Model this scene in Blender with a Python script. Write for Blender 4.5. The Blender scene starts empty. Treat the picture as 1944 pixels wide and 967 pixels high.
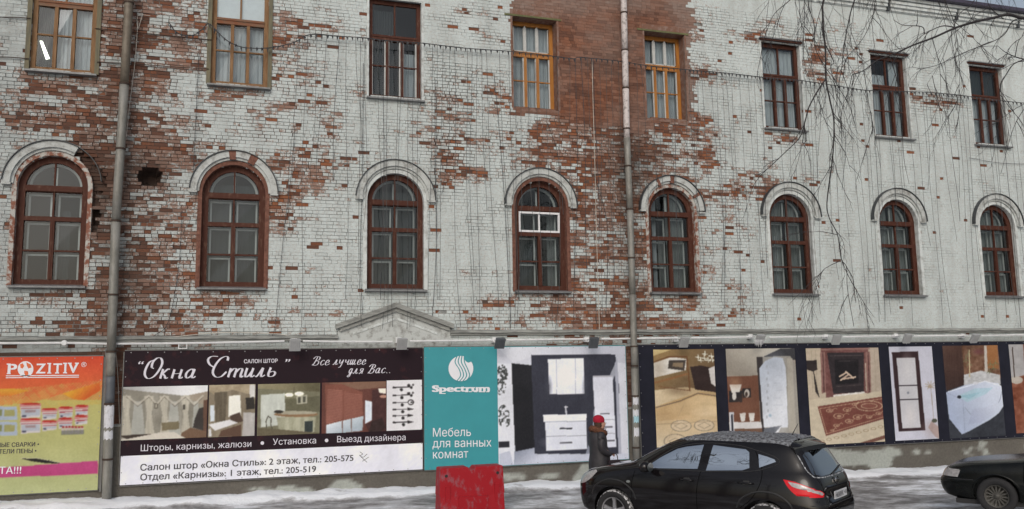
import bpy, bmesh, math, random
import numpy as np
from mathutils import Vector, Matrix
from mathutils.bvhtree import BVHTree
random.seed(7); RNG = np.random.default_rng(7)
SC = bpy.context.scene; COL = SC.collection
PI = math.pi

# ------------------------------------------------------------------ camera
# the origin is the camera's eye; the street lies 2.6 m below it, the facade is the plane Y = D0
D0 = 18.72
FPX = 1614.1
YAW, PITCH, ROLL = map(math.radians, (17.581, 7.492, -0.967))
FW = np.array([math.sin(YAW)*math.cos(PITCH), math.cos(YAW)*math.cos(PITCH), math.sin(PITCH)])
RT0 = np.array([math.cos(YAW), -math.sin(YAW), 0.0]); UP0 = np.cross(RT0, FW)
RT = RT0*math.cos(ROLL) + UP0*math.sin(ROLL); UPV = -RT0*math.sin(ROLL) + UP0*math.cos(ROLL)
cam = bpy.data.cameras.new('camera'); camo = bpy.data.objects.new('camera', cam); COL.objects.link(camo)
cam.sensor_width = 36; cam.lens = FPX/1944*36; cam.clip_start = 0.1; cam.clip_end = 2000
camo.matrix_world = Matrix([[RT[i], UPV[i], -FW[i], 0] for i in range(3)] + [[0, 0, 0, 1]])
SC.camera = camo
# ------------------------------------------------------------------ light: flat winter overcast
SUN_EL, SUN_AZ = math.radians(32), math.radians(205)      # azimuth of the sun seen from the street (clockwise from +Y)
w = bpy.data.worlds.new('World'); SC.world = w; w.use_nodes = True
nt = w.node_tree; nt.nodes.clear()
sky = nt.nodes.new('ShaderNodeTexSky'); sky.sky_type = 'NISHITA'; sky.sun_disc = False
sky.sun_elevation = SUN_EL; sky.sun_rotation = SUN_AZ; sky.dust_density = 4; sky.air_density = 1.2
hs = nt.nodes.new('ShaderNodeHueSaturation'); hs.inputs['Saturation'].default_value = 0.56
bg = nt.nodes.new('ShaderNodeBackground'); bg.inputs['Strength'].default_value = 0.15
wo = nt.nodes.new('ShaderNodeOutputWorld')
nt.links.new(sky.outputs[0], hs.inputs['Color']); nt.links.new(hs.outputs[0], bg.inputs['Color']); nt.links.new(bg.outputs[0], wo.inputs[0])
sl = bpy.data.lights.new('sun', 'SUN'); sl.energy = 0.5; sl.angle = math.radians(25); sl.color = (1, .97, .93)
so = bpy.data.objects.new('sun', sl); COL.objects.link(so)
sd = Vector((math.sin(SUN_AZ)*math.cos(SUN_EL), math.cos(SUN_AZ)*math.cos(SUN_EL), math.sin(SUN_EL)))
so.rotation_euler = sd.to_track_quat('Z', 'Y').to_euler(); so.location = (0, -5, 20)
vs = SC.view_settings; vs.view_transform = 'Standard'; vs.look = 'None'; vs.exposure = -0.38; vs.gamma = 1

# ------------------------------------------------------------------ helpers
def ray(px, py):
    return FW + (px-972)/FPX*RT - (py-483.5)/FPX*UPV
def at(px, py, Y=D0):                       # where the sight line of a photo pixel meets the plane at distance Y
    r = ray(px, py); return r*(Y/r[1])
def xz(px, py, Y=D0):
    p = at(px, py, Y); return (p[0], p[2])
def proj(P):                                # world -> photo pixels
    P = np.asarray(P, float); z = P@FW
    return 972+FPX*(P@RT)/z, 483.5-FPX*(P@UPV)/z
def lin(c):
    c = np.asarray(c, float)/255.0
    return np.where(c <= .04045, c/12.92, ((c+.055)/1.055)**2.4)

def tag(o, label=None, cat=None, group=None, kind=None):
    if label: o['label'] = label
    if cat: o['category'] = cat
    if group: o['group'] = group
    if kind: o['kind'] = kind
    return o
def empty(name, loc=(0, 0, 0), rz=0, **k):
    o = bpy.data.objects.new(name, None); COL.objects.link(o); o.location = loc; o.rotation_euler = (0, 0, rz)
    o.empty_display_size = .2
    return tag(o, **k)
def link(name, me, parent=None, loc=(0, 0, 0), mat=None, **k):
    o = bpy.data.objects.new(name, me); COL.objects.link(o); o.location = loc
    if parent: o.parent = parent
    if mat and not me.materials: me.materials.append(mat)
    return tag(o, **k)
class MB:
    def __init__(s): s.v = []; s.f = []
    def add(s, vs_, fs):
        n = len(s.v); s.v += [tuple(map(float, p)) for p in vs_]; s.f += [tuple(i+n for i in f) for f in fs]; return s
    def box(s, x0, x1, y0, y1, z0, z1):
        return s.add([(x0,y0,z0),(x1,y0,z0),(x1,y1,z0),(x0,y1,z0),(x0,y0,z1),(x1,y0,z1),(x1,y1,z1),(x0,y1,z1)],
                     [(0,3,2,1),(4,5,6,7),(0,1,5,4),(1,2,6,5),(2,3,7,6),(3,0,4,7)])
    def quad(s, a, b, c, d): return s.add([a, b, c, d], [(0, 1, 2, 3)])
    def prism(s, pts, y0, y1):              # outline in (x, z), from y0 (front) to y1
        n = len(pts); a = [(p[0], y0, p[1]) for p in pts] + [(p[0], y1, p[1]) for p in pts]
        return s.add(a, [tuple(range(n)), tuple(range(2*n-1, n-1, -1))] + [(i, i+n, (i+1) % n+n, (i+1) % n) for i in range(n)])
    def tube(s, pts, r, n=6, cap=True):
        pts = [np.asarray(p, float) for p in pts]; m = len(pts)
        rr = r if hasattr(r, '__len__') else [r]*m
        base = len(s.v); up = np.array([0.13, .21, .97])
        for i, p in enumerate(pts):
            t = pts[min(i+1, m-1)]-pts[max(i-1, 0)]; t = t/(np.linalg.norm(t)+1e-9)
            u = np.cross(t, up); 
            if np.linalg.norm(u) < .15: u = np.cross(t, [1, 0, 0])
            u /= np.linalg.norm(u); w_ = np.cross(t, u)
            for k in range(n):
                a = 2*PI*k/n; q = p + rr[i]*(math.cos(a)*u+math.sin(a)*w_); s.v.append(tuple(q))
        for i in range(m-1):
            for k in range(n):
                s.f.append((base+i*n+k, base+i*n+(k+1) % n, base+(i+1)*n+(k+1) % n, base+(i+1)*n+k))
        if cap:
            s.f.append(tuple(base+k for k in range(n-1, -1, -1))); s.f.append(tuple(base+(m-1)*n+k for k in range(n)))
        return s
    def ring(s, cx, cz, r0, r1, y0, y1, a0=0, a1=PI, n=24):   # part of a ring in the facade plane
        c = []
        for i in range(n+1):
            a = a0+(a1-a0)*i/n; ca, sa = math.cos(a), math.sin(a)
            c += [(cx+r0*ca, y0, cz+r0*sa), (cx+r1*ca, y0, cz+r1*sa), (cx+r1*ca, y1, cz+r1*sa), (cx+r0*ca, y1, cz+r0*sa)]
        f = []
        for i in range(n):
            for k in range(4): f.append((4*i+k, 4*i+(k+1) % 4, 4*i+4+(k+1) % 4, 4*i+4+k))
        f += [(3, 2, 1, 0), (4*n, 4*n+1, 4*n+2, 4*n+3)]
        return s.add(c, f)
    def lathe(s, prof, c=(0, 0, 0), axis=2, n=24):
        base = []
        for (r, h) in prof:
            for k in range(n):
                a = 2*PI*k/n; p = [r*math.cos(a), r*math.sin(a)]
                q = [p[0], p[1], h] if axis == 2 else ([p[0], h, p[1]] if axis == 1 else [h, p[0], p[1]])
                base.append([q[i]+c[i] for i in range(3)])
        m = len(prof)
        return s.add(base, [(i*n+k, i*n+(k+1) % n, (i+1)*n+(k+1) % n, (i+1)*n+k) for i in range(m-1) for k in range(n)])
    def mesh(s, name, mat=None, smooth=False):
        me = bpy.data.meshes.new(name); me.from_pydata(s.v, [], s.f); me.update()
        bm = bmesh.new(); bm.from_mesh(me); bmesh.ops.recalc_face_normals(bm, faces=bm.faces); bm.to_mesh(me); bm.free()
        if mat: me.materials.append(mat)
        if smooth: me.shade_smooth(); 
        return me
    def obj(s, name, mat=None, parent=None, loc=(0, 0, 0), smooth=False, **k):
        return link(name, s.mesh(name, mat, smooth), parent, loc, **k)
def fastmesh(name, V, F4, mat=None, cols=None, cname='Col', smooth=False):
    V = np.asarray(V, np.float32); F4 = np.asarray(F4, np.int32)
    me = bpy.data.meshes.new(name); me.vertices.add(len(V)); me.vertices.foreach_set('co', V.ravel())
    me.loops.add(F4.size); me.loops.foreach_set('vertex_index', F4.ravel())
    me.polygons.add(len(F4)); me.polygons.foreach_set('loop_start', np.arange(0, F4.size, F4.shape[1], dtype=np.int32))
    me.update(calc_edges=True)
    if cols is not None:
        a = me.color_attributes.new(cname, 'FLOAT_COLOR', 'POINT')
        c = np.ones((len(V), 4), np.float32); c[:, :cols.shape[1]] = cols; a.data.foreach_set('color', c.ravel())
    if mat: me.materials.append(mat)
    me.shade_smooth() if smooth else me.shade_flat()
    return me
def gridfaces(nx, ny):
    i = np.arange(nx-1)[None, :]+np.arange(ny-1)[:, None]*nx
    return np.stack([i, i+1, i+nx+1, i+nx], -1).reshape(-1, 4)
# value noise on arrays
_T = RNG.random((64, 64))
def vnoise(x, y):
    x = np.asarray(x, float); y = np.asarray(y, float)
    i = np.floor(x).astype(int); j = np.floor(y).astype(int); a = x-i; b = y-j
    a = a*a*(3-2*a); b = b*b*(3-2*b); g = lambda p, q: _T[p % 64, q % 64]
    return (g(i, j)*(1-a)+g(i+1, j)*a)*(1-b)+(g(i, j+1)*(1-a)+g(i+1, j+1)*a)*b
def fbm(x, y, o=4):
    s = 0; t = 0
    for k in range(o): s = s+vnoise(x*2**k+17*k, y*2**k+31*k)*.5**k; t += .5**k
    return s/t
def inpoly(x, y, P):
    x = np.asarray(x, float); y = np.asarray(y, float); c = np.zeros(x.shape, bool); n = len(P)
    for i in range(n):
        x1, y1 = P[i]; x2, y2 = P[(i+1) % n]
        if y1 == y2: continue
        c ^= ((y1 > y) != (y2 > y)) & (x < (x2-x1)*(y-y1)/(y2-y1)+x1)
    return c
def catmull(P, n=8):
    P = [np.asarray(p, float) for p in P]; P = [2*P[0]-P[1]]+P+[2*P[-1]-P[-2]]; out = []
    for i in range(1, len(P)-2):
        for k in range(n):
            t = k/n; out.append(.5*((2*P[i])+(-P[i-1]+P[i+1])*t+(2*P[i-1]-5*P[i]+4*P[i+1]-P[i+2])*t*t+(-P[i-1]+3*P[i]-3*P[i+1]+P[i+2])*t**3))
    out.append(P[-2]); return out

# ------------------------------------------------------------------ materials
def newmat(name):
    m = bpy.data.materials.new(name); m.use_nodes = True; n = m.node_tree.nodes; b = n['Principled BSDF']; return m, m.node_tree, b
def N(nt_, t, **k):
    n = nt_.nodes.new(t)
    for a, v in k.items(): setattr(n, a, v)
    return n
def mat(name, col, rough=.7, metal=0, var=.15, scale=8, bump=0, bscale=60, spec=.5, col2=None, thr=None, stretch=(1, 1, 1), coat=0):
    m, t, b = newmat(name); L = t.links
    b.inputs['Roughness'].default_value = rough; b.inputs['Metallic'].default_value = metal
    b.inputs['Specular IOR Level'].default_value = spec; b.inputs['Coat Weight'].default_value = coat; b.inputs['Coat Roughness'].default_value = .04
    geo = N(t, 'ShaderNodeNewGeometry'); mp = N(t, 'ShaderNodeMapping'); mp.inputs['Scale'].default_value = stretch
    L.new(geo.outputs['Position'], mp.inputs[0])
    nz = N(t, 'ShaderNodeTexNoise'); nz.inputs['Scale'].default_value = scale; nz.inputs['Detail'].default_value = 6; nz.inputs['Roughness'].default_value = .65
    L.new(mp.outputs[0], nz.inputs['Vector'])
    rp = N(t, 'ShaderNodeValToRGB'); e = rp.color_ramp.elements
    c = np.array(col[:3], float)
    if col2 is None:
        e[0].position = .3; e[1].position = .7
        e[0].color = (*(c*(1-var)), 1); e[1].color = (*np.minimum(c*(1+var), 1), 1)
    else:
        a, d = thr or (.5, .06); e[0].position = a-d; e[1].position = a+d; e[0].color = (*c, 1); e[1].color = (*col2, 1)
    L.new(nz.outputs[0], rp.inputs[0]); L.new(rp.outputs[0], b.inputs['Base Color'])
    if bump:
        n2 = N(t, 'ShaderNodeTexNoise'); n2.inputs['Scale'].default_value = bscale; n2.inputs['Detail'].default_value = 5
        L.new(mp.outputs[0], n2.inputs['Vector'])
        bp = N(t, 'ShaderNodeBump'); bp.inputs['Strength'].default_value = bump; bp.inputs['Distance'].default_value = .01
        L.new(n2.outputs[0], bp.inputs['Height']); L.new(bp.outputs[0], b.inputs['Normal'])
    return m
def vcmat(name, rough=.6, fine=.06, fs=40, bump=0, bs=3, spec=.3):
    m, t, b = newmat(name); L = t.links; b.inputs['Roughness'].default_value = rough; b.inputs['Specular IOR Level'].default_value = spec
    a = N(t, 'ShaderNodeAttribute', attribute_name='Col'); geo = N(t, 'ShaderNodeNewGeometry')
    nz = N(t, 'ShaderNodeTexNoise'); nz.inputs['Scale'].default_value = fs; nz.inputs['Detail'].default_value = 4; L.new(geo.outputs['Position'], nz.inputs[0])
    mr = N(t, 'ShaderNodeMapRange'); mr.inputs['To Min'].default_value = 1-fine*2; mr.inputs['To Max'].default_value = 1+fine*2; L.new(nz.outputs[0], mr.inputs[0])
    vm = N(t, 'ShaderNodeVectorMath', operation='SCALE'); L.new(a.outputs['Color'], vm.inputs[0]); L.new(mr.outputs[0], vm.inputs['Scale']); L.new(vm.outputs[0], b.inputs['Base Color'])
    if bump:
        n2 = N(t, 'ShaderNodeTexNoise'); n2.inputs['Scale'].default_value = bs; n2.inputs['Detail'].default_value = 3; L.new(geo.outputs['Position'], n2.inputs[0])
        bp = N(t, 'ShaderNodeBump'); bp.inputs['Strength'].default_value = bump; bp.inputs['Distance'].default_value = .05
        L.new(n2.outputs[0], bp.inputs['Height']); L.new(bp.outputs[0], b.inputs['Normal'])
    return m
def brickmat(name):
    # attribute Col: r = paint coverage, g = wet dirt and painted shade, b = brick tint, a unused; layers keep to the wall like real paint
    m, t, b = newmat(name); L = t.links; b.inputs['Roughness'].default_value = .88; b.inputs['Specular IOR Level'].default_value = .25
    a = N(t, 'ShaderNodeAttribute', attribute_name='Col'); sp = N(t, 'ShaderNodeSeparateColor'); L.new(a.outputs['Color'], sp.inputs[0])
    geo = N(t, 'ShaderNodeNewGeometry')
    def noise(s, d=5, sc=(1, 1, 1), r=.6):
        mp = N(t, 'ShaderNodeMapping'); mp.inputs['Scale'].default_value = sc; L.new(geo.outputs['Position'], mp.inputs[0])
        n = N(t, 'ShaderNodeTexNoise'); n.inputs['Scale'].default_value = s; n.inputs['Detail'].default_value = d; n.inputs['Roughness'].default_value = r
        L.new(mp.outputs[0], n.inputs[0]); return n.outputs[0]
    def ramp(f, els):
        r = N(t, 'ShaderNodeValToRGB'); e = r.color_ramp.elements
        while len(e) < len(els): e.new(.5)
        for q, (p, c) in zip(e, els): q.position = p; q.color = (*c, 1)
        L.new(f, r.inputs[0]); return r.outputs[0]
    def mth(op, x, y=None, z=None, clamp=False):
        n = N(t, 'ShaderNodeMath', operation=op, use_clamp=clamp)
        for i, q in enumerate((x, y, z)):
            if q is None: continue
            if isinstance(q, (int, float)): n.inputs[i].default_value = q
            else: L.new(q, n.inputs[i])
        return n.outputs[0]
    def mix(f, c1, c2):
        n = N(t, 'ShaderNodeMix', data_type='RGBA')
        if isinstance(f, (int, float)): n.inputs[0].default_value = f
        else: L.new(f, n.inputs[0])
        for i, q in ((6, c1), (7, c2)):
            if isinstance(q, tuple): n.inputs[i].default_value = (*q, 1)
            else: L.new(q, n.inputs[i])
        return n.outputs[2]
    brick = ramp(sp.outputs[2], [(0, (.065, .032, .023)), (.3, (.135, .056, .036)), (.6, (.255, .088, .042)), (.85, (.36, .125, .052)), (1, (.27, .165, .12))])
    fine = noise(30, 6); med = noise(5, 5); big = noise(.9, 4)
    brick = mix(mth('MULTIPLY', med, .6), brick, (.165, .092, .066))
    brick = mix(mth('MULTIPLY', mth('SUBTRACT', noise(48, 4), .5, clamp=True), 3.2, clamp=True), brick, (.060, .034, .028))
    # lime wash remains: pinkish film where the paint has thinned
    film = mth('MULTIPLY', mth('SUBTRACT', sp.outputs[0], .12, clamp=True), 2.2, clamp=True)
    film = mth('MULTIPLY', film, mth('ADD', .45, mth('MULTIPLY', fine, .75)), clamp=True)
    brick = mix(mth('MULTIPLY', film, .85), brick, (.40, .285, .235))
    # solid paint where noise stays under the coverage
    th = mth('MULTIPLY', mth('SUBTRACT', mth('ADD', sp.outputs[0], .205), mth('ADD', mth('MULTIPLY', fine, .75), mth('MULTIPLY', noise(8, 4, (.8, 1, 1.3)), .75))), 7.0)
    th = mth('ADD', th, .5, clamp=True)
    streak = noise(1.6, 5, (1.8, 1, .35)); 
    paint = mix(mth('MULTIPLY', mth('SUBTRACT', streak, .42, clamp=True), 2.6, clamp=True), (.60, .665, .665), (.45, .49, .485))
    paint = mix(mth('MULTIPLY', mth('SUBTRACT', noise(24, 6, (1, 1, 1.6), .75), .485, clamp=True), 4.2, clamp=True), paint, (.43, .385, .35))
    col = mix(th, brick, paint)
    # hand-rubbed mortar slurry on the rebuilt masonry is written as grime < 0 -> keep simple: dark film by attribute g
    sl_ = mth('MULTIPLY', a.outputs['Alpha'], mth('ADD', .25, mth('MULTIPLY', noise(9, 5, (1, 1, 2.5)), 1.1)), clamp=True)
    col = mix(sl_, col, (.275, .205, .175))
    gr = mth('MULTIPLY', sp.outputs[1], mth('ADD', .45, mth('MULTIPLY', med, .8)), clamp=True)
    col = mix(gr, col, (.055, .042, .036))
    L.new(col, b.inputs['Base Color'])
    bp = N(t, 'ShaderNodeBump'); bp.inputs['Strength'].default_value = .35; bp.inputs['Distance'].default_value = .003
    L.new(mth('ADD', mth('MULTIPLY', th, .7), mth('MULTIPLY', fine, .8)), bp.inputs['Height']); L.new(bp.outputs[0], b.inputs['Normal'])
    return m
M = {}
M['brick'] = brickmat('weathered_painted_brick')
M['mortar'] = mat('grey_mortar', (.17, .145, .125), .95, var=.35, scale=12, bump=.4)
M['plaster'] = mat('limewashed_plaster', (.36, .37, .355), .85, scale=6, col2=(.62, .66, .655), thr=(.43, .11), bump=.35, bscale=25)
M['plaster_worn'] = mat('worn_limewash_over_brick', (.24, .10, .065), .9, scale=7, col2=(.47, .46, .43), thr=(.50, .05), bump=.5, bscale=30)
M['bare'] = mat('bare_brick_render', (.11, .047, .033), .92, scale=11, col2=(.22, .10, .07), thr=(.5, .15), bump=.6, bscale=40)
M['slurry'] = mat('mortar_smeared_brick', (.19, .095, .065), .92, scale=9, col2=(.26, .185, .155), thr=(.55, .12), bump=.4)
M['redwood'] = mat('peeling_red_brown_paint', (.075, .026, .017), .65, spec=.2, scale=22, col2=(.15, .085, .06), thr=(.62, .08), stretch=(1, 1, .3), bump=.25)
M['orangewood'] = mat('ochre_painted_wood', (.40, .165, .028), .45, scale=10, col2=(.30, .11, .02), thr=(.55, .1), stretch=(1, 1, .25), bump=.12)
M['barewood'] = mat('weathered_bare_wood', (.17, .085, .035), .8, scale=14, col2=(.27, .155, .075), thr=(.5, .14), stretch=(2, 2, .25), bump=.3)
M['rustwood'] = mat('stained_orange_wood', (.20, .062, .02), .7, scale=10, col2=(.17, .10, .06), thr=(.5, .12), stretch=(.5, 1, 2), bump=.2)
M['boardwood'] = mat('mossy_trim_board', (.19, .165, .10), .85, scale=9, col2=(.12, .115, .085), thr=(.5, .15), stretch=(2, 2, .3), bump=.3)
M['whitesash'] = mat('white_inner_sash', (.50, .51, .50), .5, var=.12)
M['whitevent'] = mat('fresh_white_paint', (.78, .78, .80), .4, var=.04)
M['sill'] = mat('zinc_sill', (.20, .205, .21), .5, metal=.3, var=.3, scale=9, bump=.15)
M['flash'] = mat('black_tin_flashing', (.045, .05, .055), .5, var=.3)
M['curtain'] = mat('pale_net_curtain', (.50, .53, .56), .9, var=.16, scale=22, stretch=(1, 1, .12))
M['blind'] = mat('grey_roller_blind', (.035, .042, .045), .9, var=.12, scale=3)
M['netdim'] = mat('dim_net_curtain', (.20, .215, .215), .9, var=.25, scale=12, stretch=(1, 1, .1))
M['blindw'] = mat('white_paper_in_window', (.90, .92, .95), .8, var=.05)
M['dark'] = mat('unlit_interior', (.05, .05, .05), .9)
M['pipe'] = mat('galvanised_drainpipe', (.19, .185, .165), .55, metal=.2, scale=6, col2=(.27, .265, .245), thr=(.5, .12), stretch=(1, 1, .5), bump=.1)
M['pipedark'] = mat('rusty_drainpipe', (.13, .105, .08), .6, metal=.2, scale=7, col2=(.19, .165, .13), thr=(.5, .15))
M['pipewhite'] = mat('flaking_white_pipe_paint', (.30, .27, .25), .6, scale=13, col2=(.58, .53, .52), thr=(.44, .05), bump=.2)
M['rust'] = mat('rusted_iron', (.05, .03, .022), .8, var=.3)
M['paper'] = mat('pasted_paper', (.62, .63, .68), .85, scale=20, col2=(.45, .45, .47), thr=(.6, .1))
M['bluepaper'] = mat('pale_blue_paper', (.35, .58, .66), .85, var=.1)
M['hood'] = mat('weathered_hood_plaster', (.25, .25, .235), .88, scale=7, col2=(.50, .525, .515), thr=(.42, .10), bump=.5, bscale=25)
M['ledge'] = mat('cement_ledge', (.20, .205, .195), .9, scale=7, col2=(.36, .37, .35), thr=(.52, .12), stretch=(.4, 1, 2), bump=.4)
M['conduit'] = mat('pvc_conduit', (.72, .73, .74), .5, var=.1)
M['lampL'] = mat('light_grey_lamp_housing', (.42, .43, .44), .45, var=.08)
M['lampD'] = mat('dark_grey_lamp_housing', (.10, .11, .125), .5, var=.1)
M['bulb'] = mat('clear_bulb_plastic', (.45, .46, .45), .3, var=.1)
M['cable'] = mat('black_cable', (.035, .036, .042), .6, var=.2)
M['cablegrey'] = mat('grey_lead_wire', (.055, .06, .062), .6, var=.2)
M['cablewhite'] = mat('white_cable', (.55, .52, .46), .6, var=.1)
M['print'] = vcmat('banner_print', .5, .02, 25, bump=.25, bs=1.6)
M['vinylpurple'] = mat('dark_plum_vinyl', (.020, .011, .016), .65, spec=.15, scale=3.2, col2=(.045, .016, .02), thr=(.62, .05), var=.2)
M['vinylteal'] = mat('teal_vinyl', (.040, .30, .345), .5, var=.05, scale=2, bump=.06, bscale=2)
M['vinylblack'] = mat('blue_black_vinyl', (.016, .017, .028), .65, spec=.15, var=.2, scale=3)
M['white'] = mat('white_vinyl_lettering', (.80, .81, .86), .5, var=.02)
M['lilac'] = mat('lilac_white_lettering', (.70, .68, .76), .5, var=.03)
M['ink'] = mat('dark_print_ink', (.045, .04, .05), .5, var=.1)
M['framebar'] = mat('grey_steel_frame', (.16, .16, .155), .6, metal=.3, var=.2)
M['eyelet'] = mat('eyelet_metal', (.30, .30, .32), .4, metal=.5)
M['bark'] = mat('dark_birch_bark', (.030, .026, .028), .85, var=.35, scale=20)
M['barktrunk'] = mat('birch_trunk_bark', (.05, .045, .042), .9, scale=6, col2=(.45, .43, .40), thr=(.52, .05), stretch=(1, 1, 2.5), bump=.5)
M['rubber'] = mat('tyre_rubber', (.018, .018, .02), .85, scale=30, col2=(.20, .20, .20), thr=(.70, .05))
M['snowdust'] = mat('packed_snow_dust', (.55, .56, .58), .9, var=.15, scale=40)
M['rim'] = mat('silver_alloy', (.42, .42, .44), .35, metal=.7, var=.1)
M['rimdark'] = mat('dirty_steel_rim', (.085, .082, .075), .6, metal=.3, var=.25)
M['carblack'] = mat('black_car_paint', (.007, .006, .007), .07, var=.15, scale=3, spec=.45)
M['cargreen'] = mat('dirty_dark_green_paint', (.004, .005, .006), .22, scale=4, col2=(.010, .011, .010), thr=(.55, .2), spec=.25)
M['gap'] = mat('dark_panel_gap', (.002, .002, .002), .9, spec=.05)
M['trim'] = mat('black_plastic_trim', (.018, .018, .02), .6, var=.1)
M['chrome'] = mat('bright_chrome', (.6, .6, .62), .15, metal=1, var=.03)
M['redlens'] = mat('red_lens', (.62, .008, .018), .25, var=.1, spec=.3)
M['clearlens'] = mat('clear_lens', (.34, .33, .34), .15, var=.35, scale=25, coat=1)
M['plate'] = mat('white_number_plate', (.62, .63, .66), .4, var=.03)
M['redplastic'] = mat('scuffed_red_plastic', (.33, .008, .016), .55, spec=.25, scale=7, col2=(.27, .085, .105), thr=(.60, .07), stretch=(1, 1, .6), bump=.15, bscale=12)
M['redcap'] = mat('red_knit_wool', (.36, .008, .03), .95, var=.3, scale=60, bump=.5, bscale=90)
M['coat'] = mat('quilted_charcoal_fabric', (.026, .024, .029), .6, var=.3, scale=12, bump=.4, bscale=15)
M['fur'] = mat('brown_fur', (.13, .052, .028), .95, var=.5, scale=50, bump=.8, bscale=90)
M['skin'] = mat('skin', (.48, .27, .20), .5, var=.08)
M['leather'] = mat('dark_leather', (.02, .012, .016), .35, var=.2)
M['trousers'] = mat('dark_trousers', (.02, .02, .022), .8)
M['roofdark'] = mat('dark_painted_roof_edge', (.05, .042, .07), .5, var=.2)

def glassmat(name, tint, refl, rough=.02):
    m = bpy.data.materials.new(name); m.use_nodes = True; t = m.node_tree; t.nodes.clear(); L = t.links
    tr = N(t, 'ShaderNodeBsdfTransparent'); tr.inputs[0].default_value = (*tint, 1)
    gl = N(t, 'ShaderNodeBsdfGlossy'); gl.inputs['Roughness'].default_value = rough; gl.inputs['Color'].default_value = (.9, .95, 1, 1)
    geo = N(t, 'ShaderNodeNewGeometry'); dt = N(t, 'ShaderNodeVectorMath', operation='DOT_PRODUCT'); L.new(geo.outputs['Normal'], dt.inputs[0]); L.new(geo.outputs['Incoming'], dt.inputs[1])
    ab = N(t, 'ShaderNodeMath', operation='ABSOLUTE'); L.new(dt.outputs['Value'], ab.inputs[0]); iv = N(t, 'ShaderNodeMath', operation='SUBTRACT'); iv.inputs[0].default_value = 1; L.new(ab.outputs[0], iv.inputs[1])
    pw = N(t, 'ShaderNodeMath', operation='POWER'); L.new(iv.outputs[0], pw.inputs[0]); pw.inputs[1].default_value = 5; fr = N(t, 'ShaderNodeMath', operation='MULTIPLY_ADD'); L.new(pw.outputs[0], fr.inputs[0]); fr.inputs[1].default_value = .92; fr.inputs[2].default_value = .06
    nz = N(t, 'ShaderNodeTexNoise'); nz.inputs['Scale'].default_value = 2.5; L.new(geo.outputs['Position'], nz.inputs[0])
    bp = N(t, 'ShaderNodeBump'); bp.inputs['Strength'].default_value = .12; bp.inputs['Distance'].default_value = .02; L.new(nz.outputs[0], bp.inputs['Height']); L.new(bp.outputs[0], gl.inputs['Normal'])
    ad = N(t, 'ShaderNodeMath', operation='ADD', use_clamp=True); ad.inputs[1].default_value = refl; L.new(fr.outputs[0], ad.inputs[0])
    mx = N(t, 'ShaderNodeMixShader'); L.new(ad.outputs[0], mx.inputs[0]); L.new(tr.outputs[0], mx.inputs[1]); L.new(gl.outputs[0], mx.inputs[2])
    o = N(t, 'ShaderNodeOutputMaterial'); L.new(mx.outputs[0], o.inputs[0]); return m
M['glass'] = glassmat('old_window_glass', (.70, .75, .76), -.015)
M['carglass'] = glassmat('tinted_car_glass', (.10, .12, .12), .62, .01)
M['reardark'] = glassmat('blue_tinted_rear_glass', (.05, .08, .12), .22, .05)
def emis(name, c, s):
    m, t, b = newmat(name); b.inputs['Emission Color'].default_value = (*c, 1); b.inputs['Emission Strength'].default_value = s; return m
M['tube'] = emis('lamp_glow_white', (1, 1, .82), 6)

# ------------------------------------------------------------------ the building
bld = empty('brick_building', (3, D0, -2.7), label='long two storey brick building in peeling white limewash with arched and square windows', cat='building')
BL = Vector(bld.location)
def bpart(o): o.parent = bld; o.location = Vector(o.location)-BL; return o
XC = [-3.71+3.459*n for n in range(8)]
XU = [-3.66, -.21, 3.20, 6.61, 10.13, 13.60, 17.12, 20.60]
RO = .64                                    # half width of an arched opening
ZS, ZB = 3.73, 1.74                         # springing and sill of the arched openings
UH = [.60, .59, .61, .57, .57, .60, .61, .61]
UZ0, UZ1 = 6.13, 8.50
def in_open(x, z, m=0.0):
    r = np.zeros(np.shape(x), bool)
    for c in XC:
        r |= (np.abs(x-c) < RO+m) & (z > ZB-m) & (z < ZS)
        r |= ((x-c)**2+(z-ZS)**2 < (RO+m)**2) & (z >= ZS)
    for c, h in zip(XU, UH): r |= (np.abs(x-c) < h+m) & (z > UZ0-m) & (z < UZ1+m)
    return r
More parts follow.
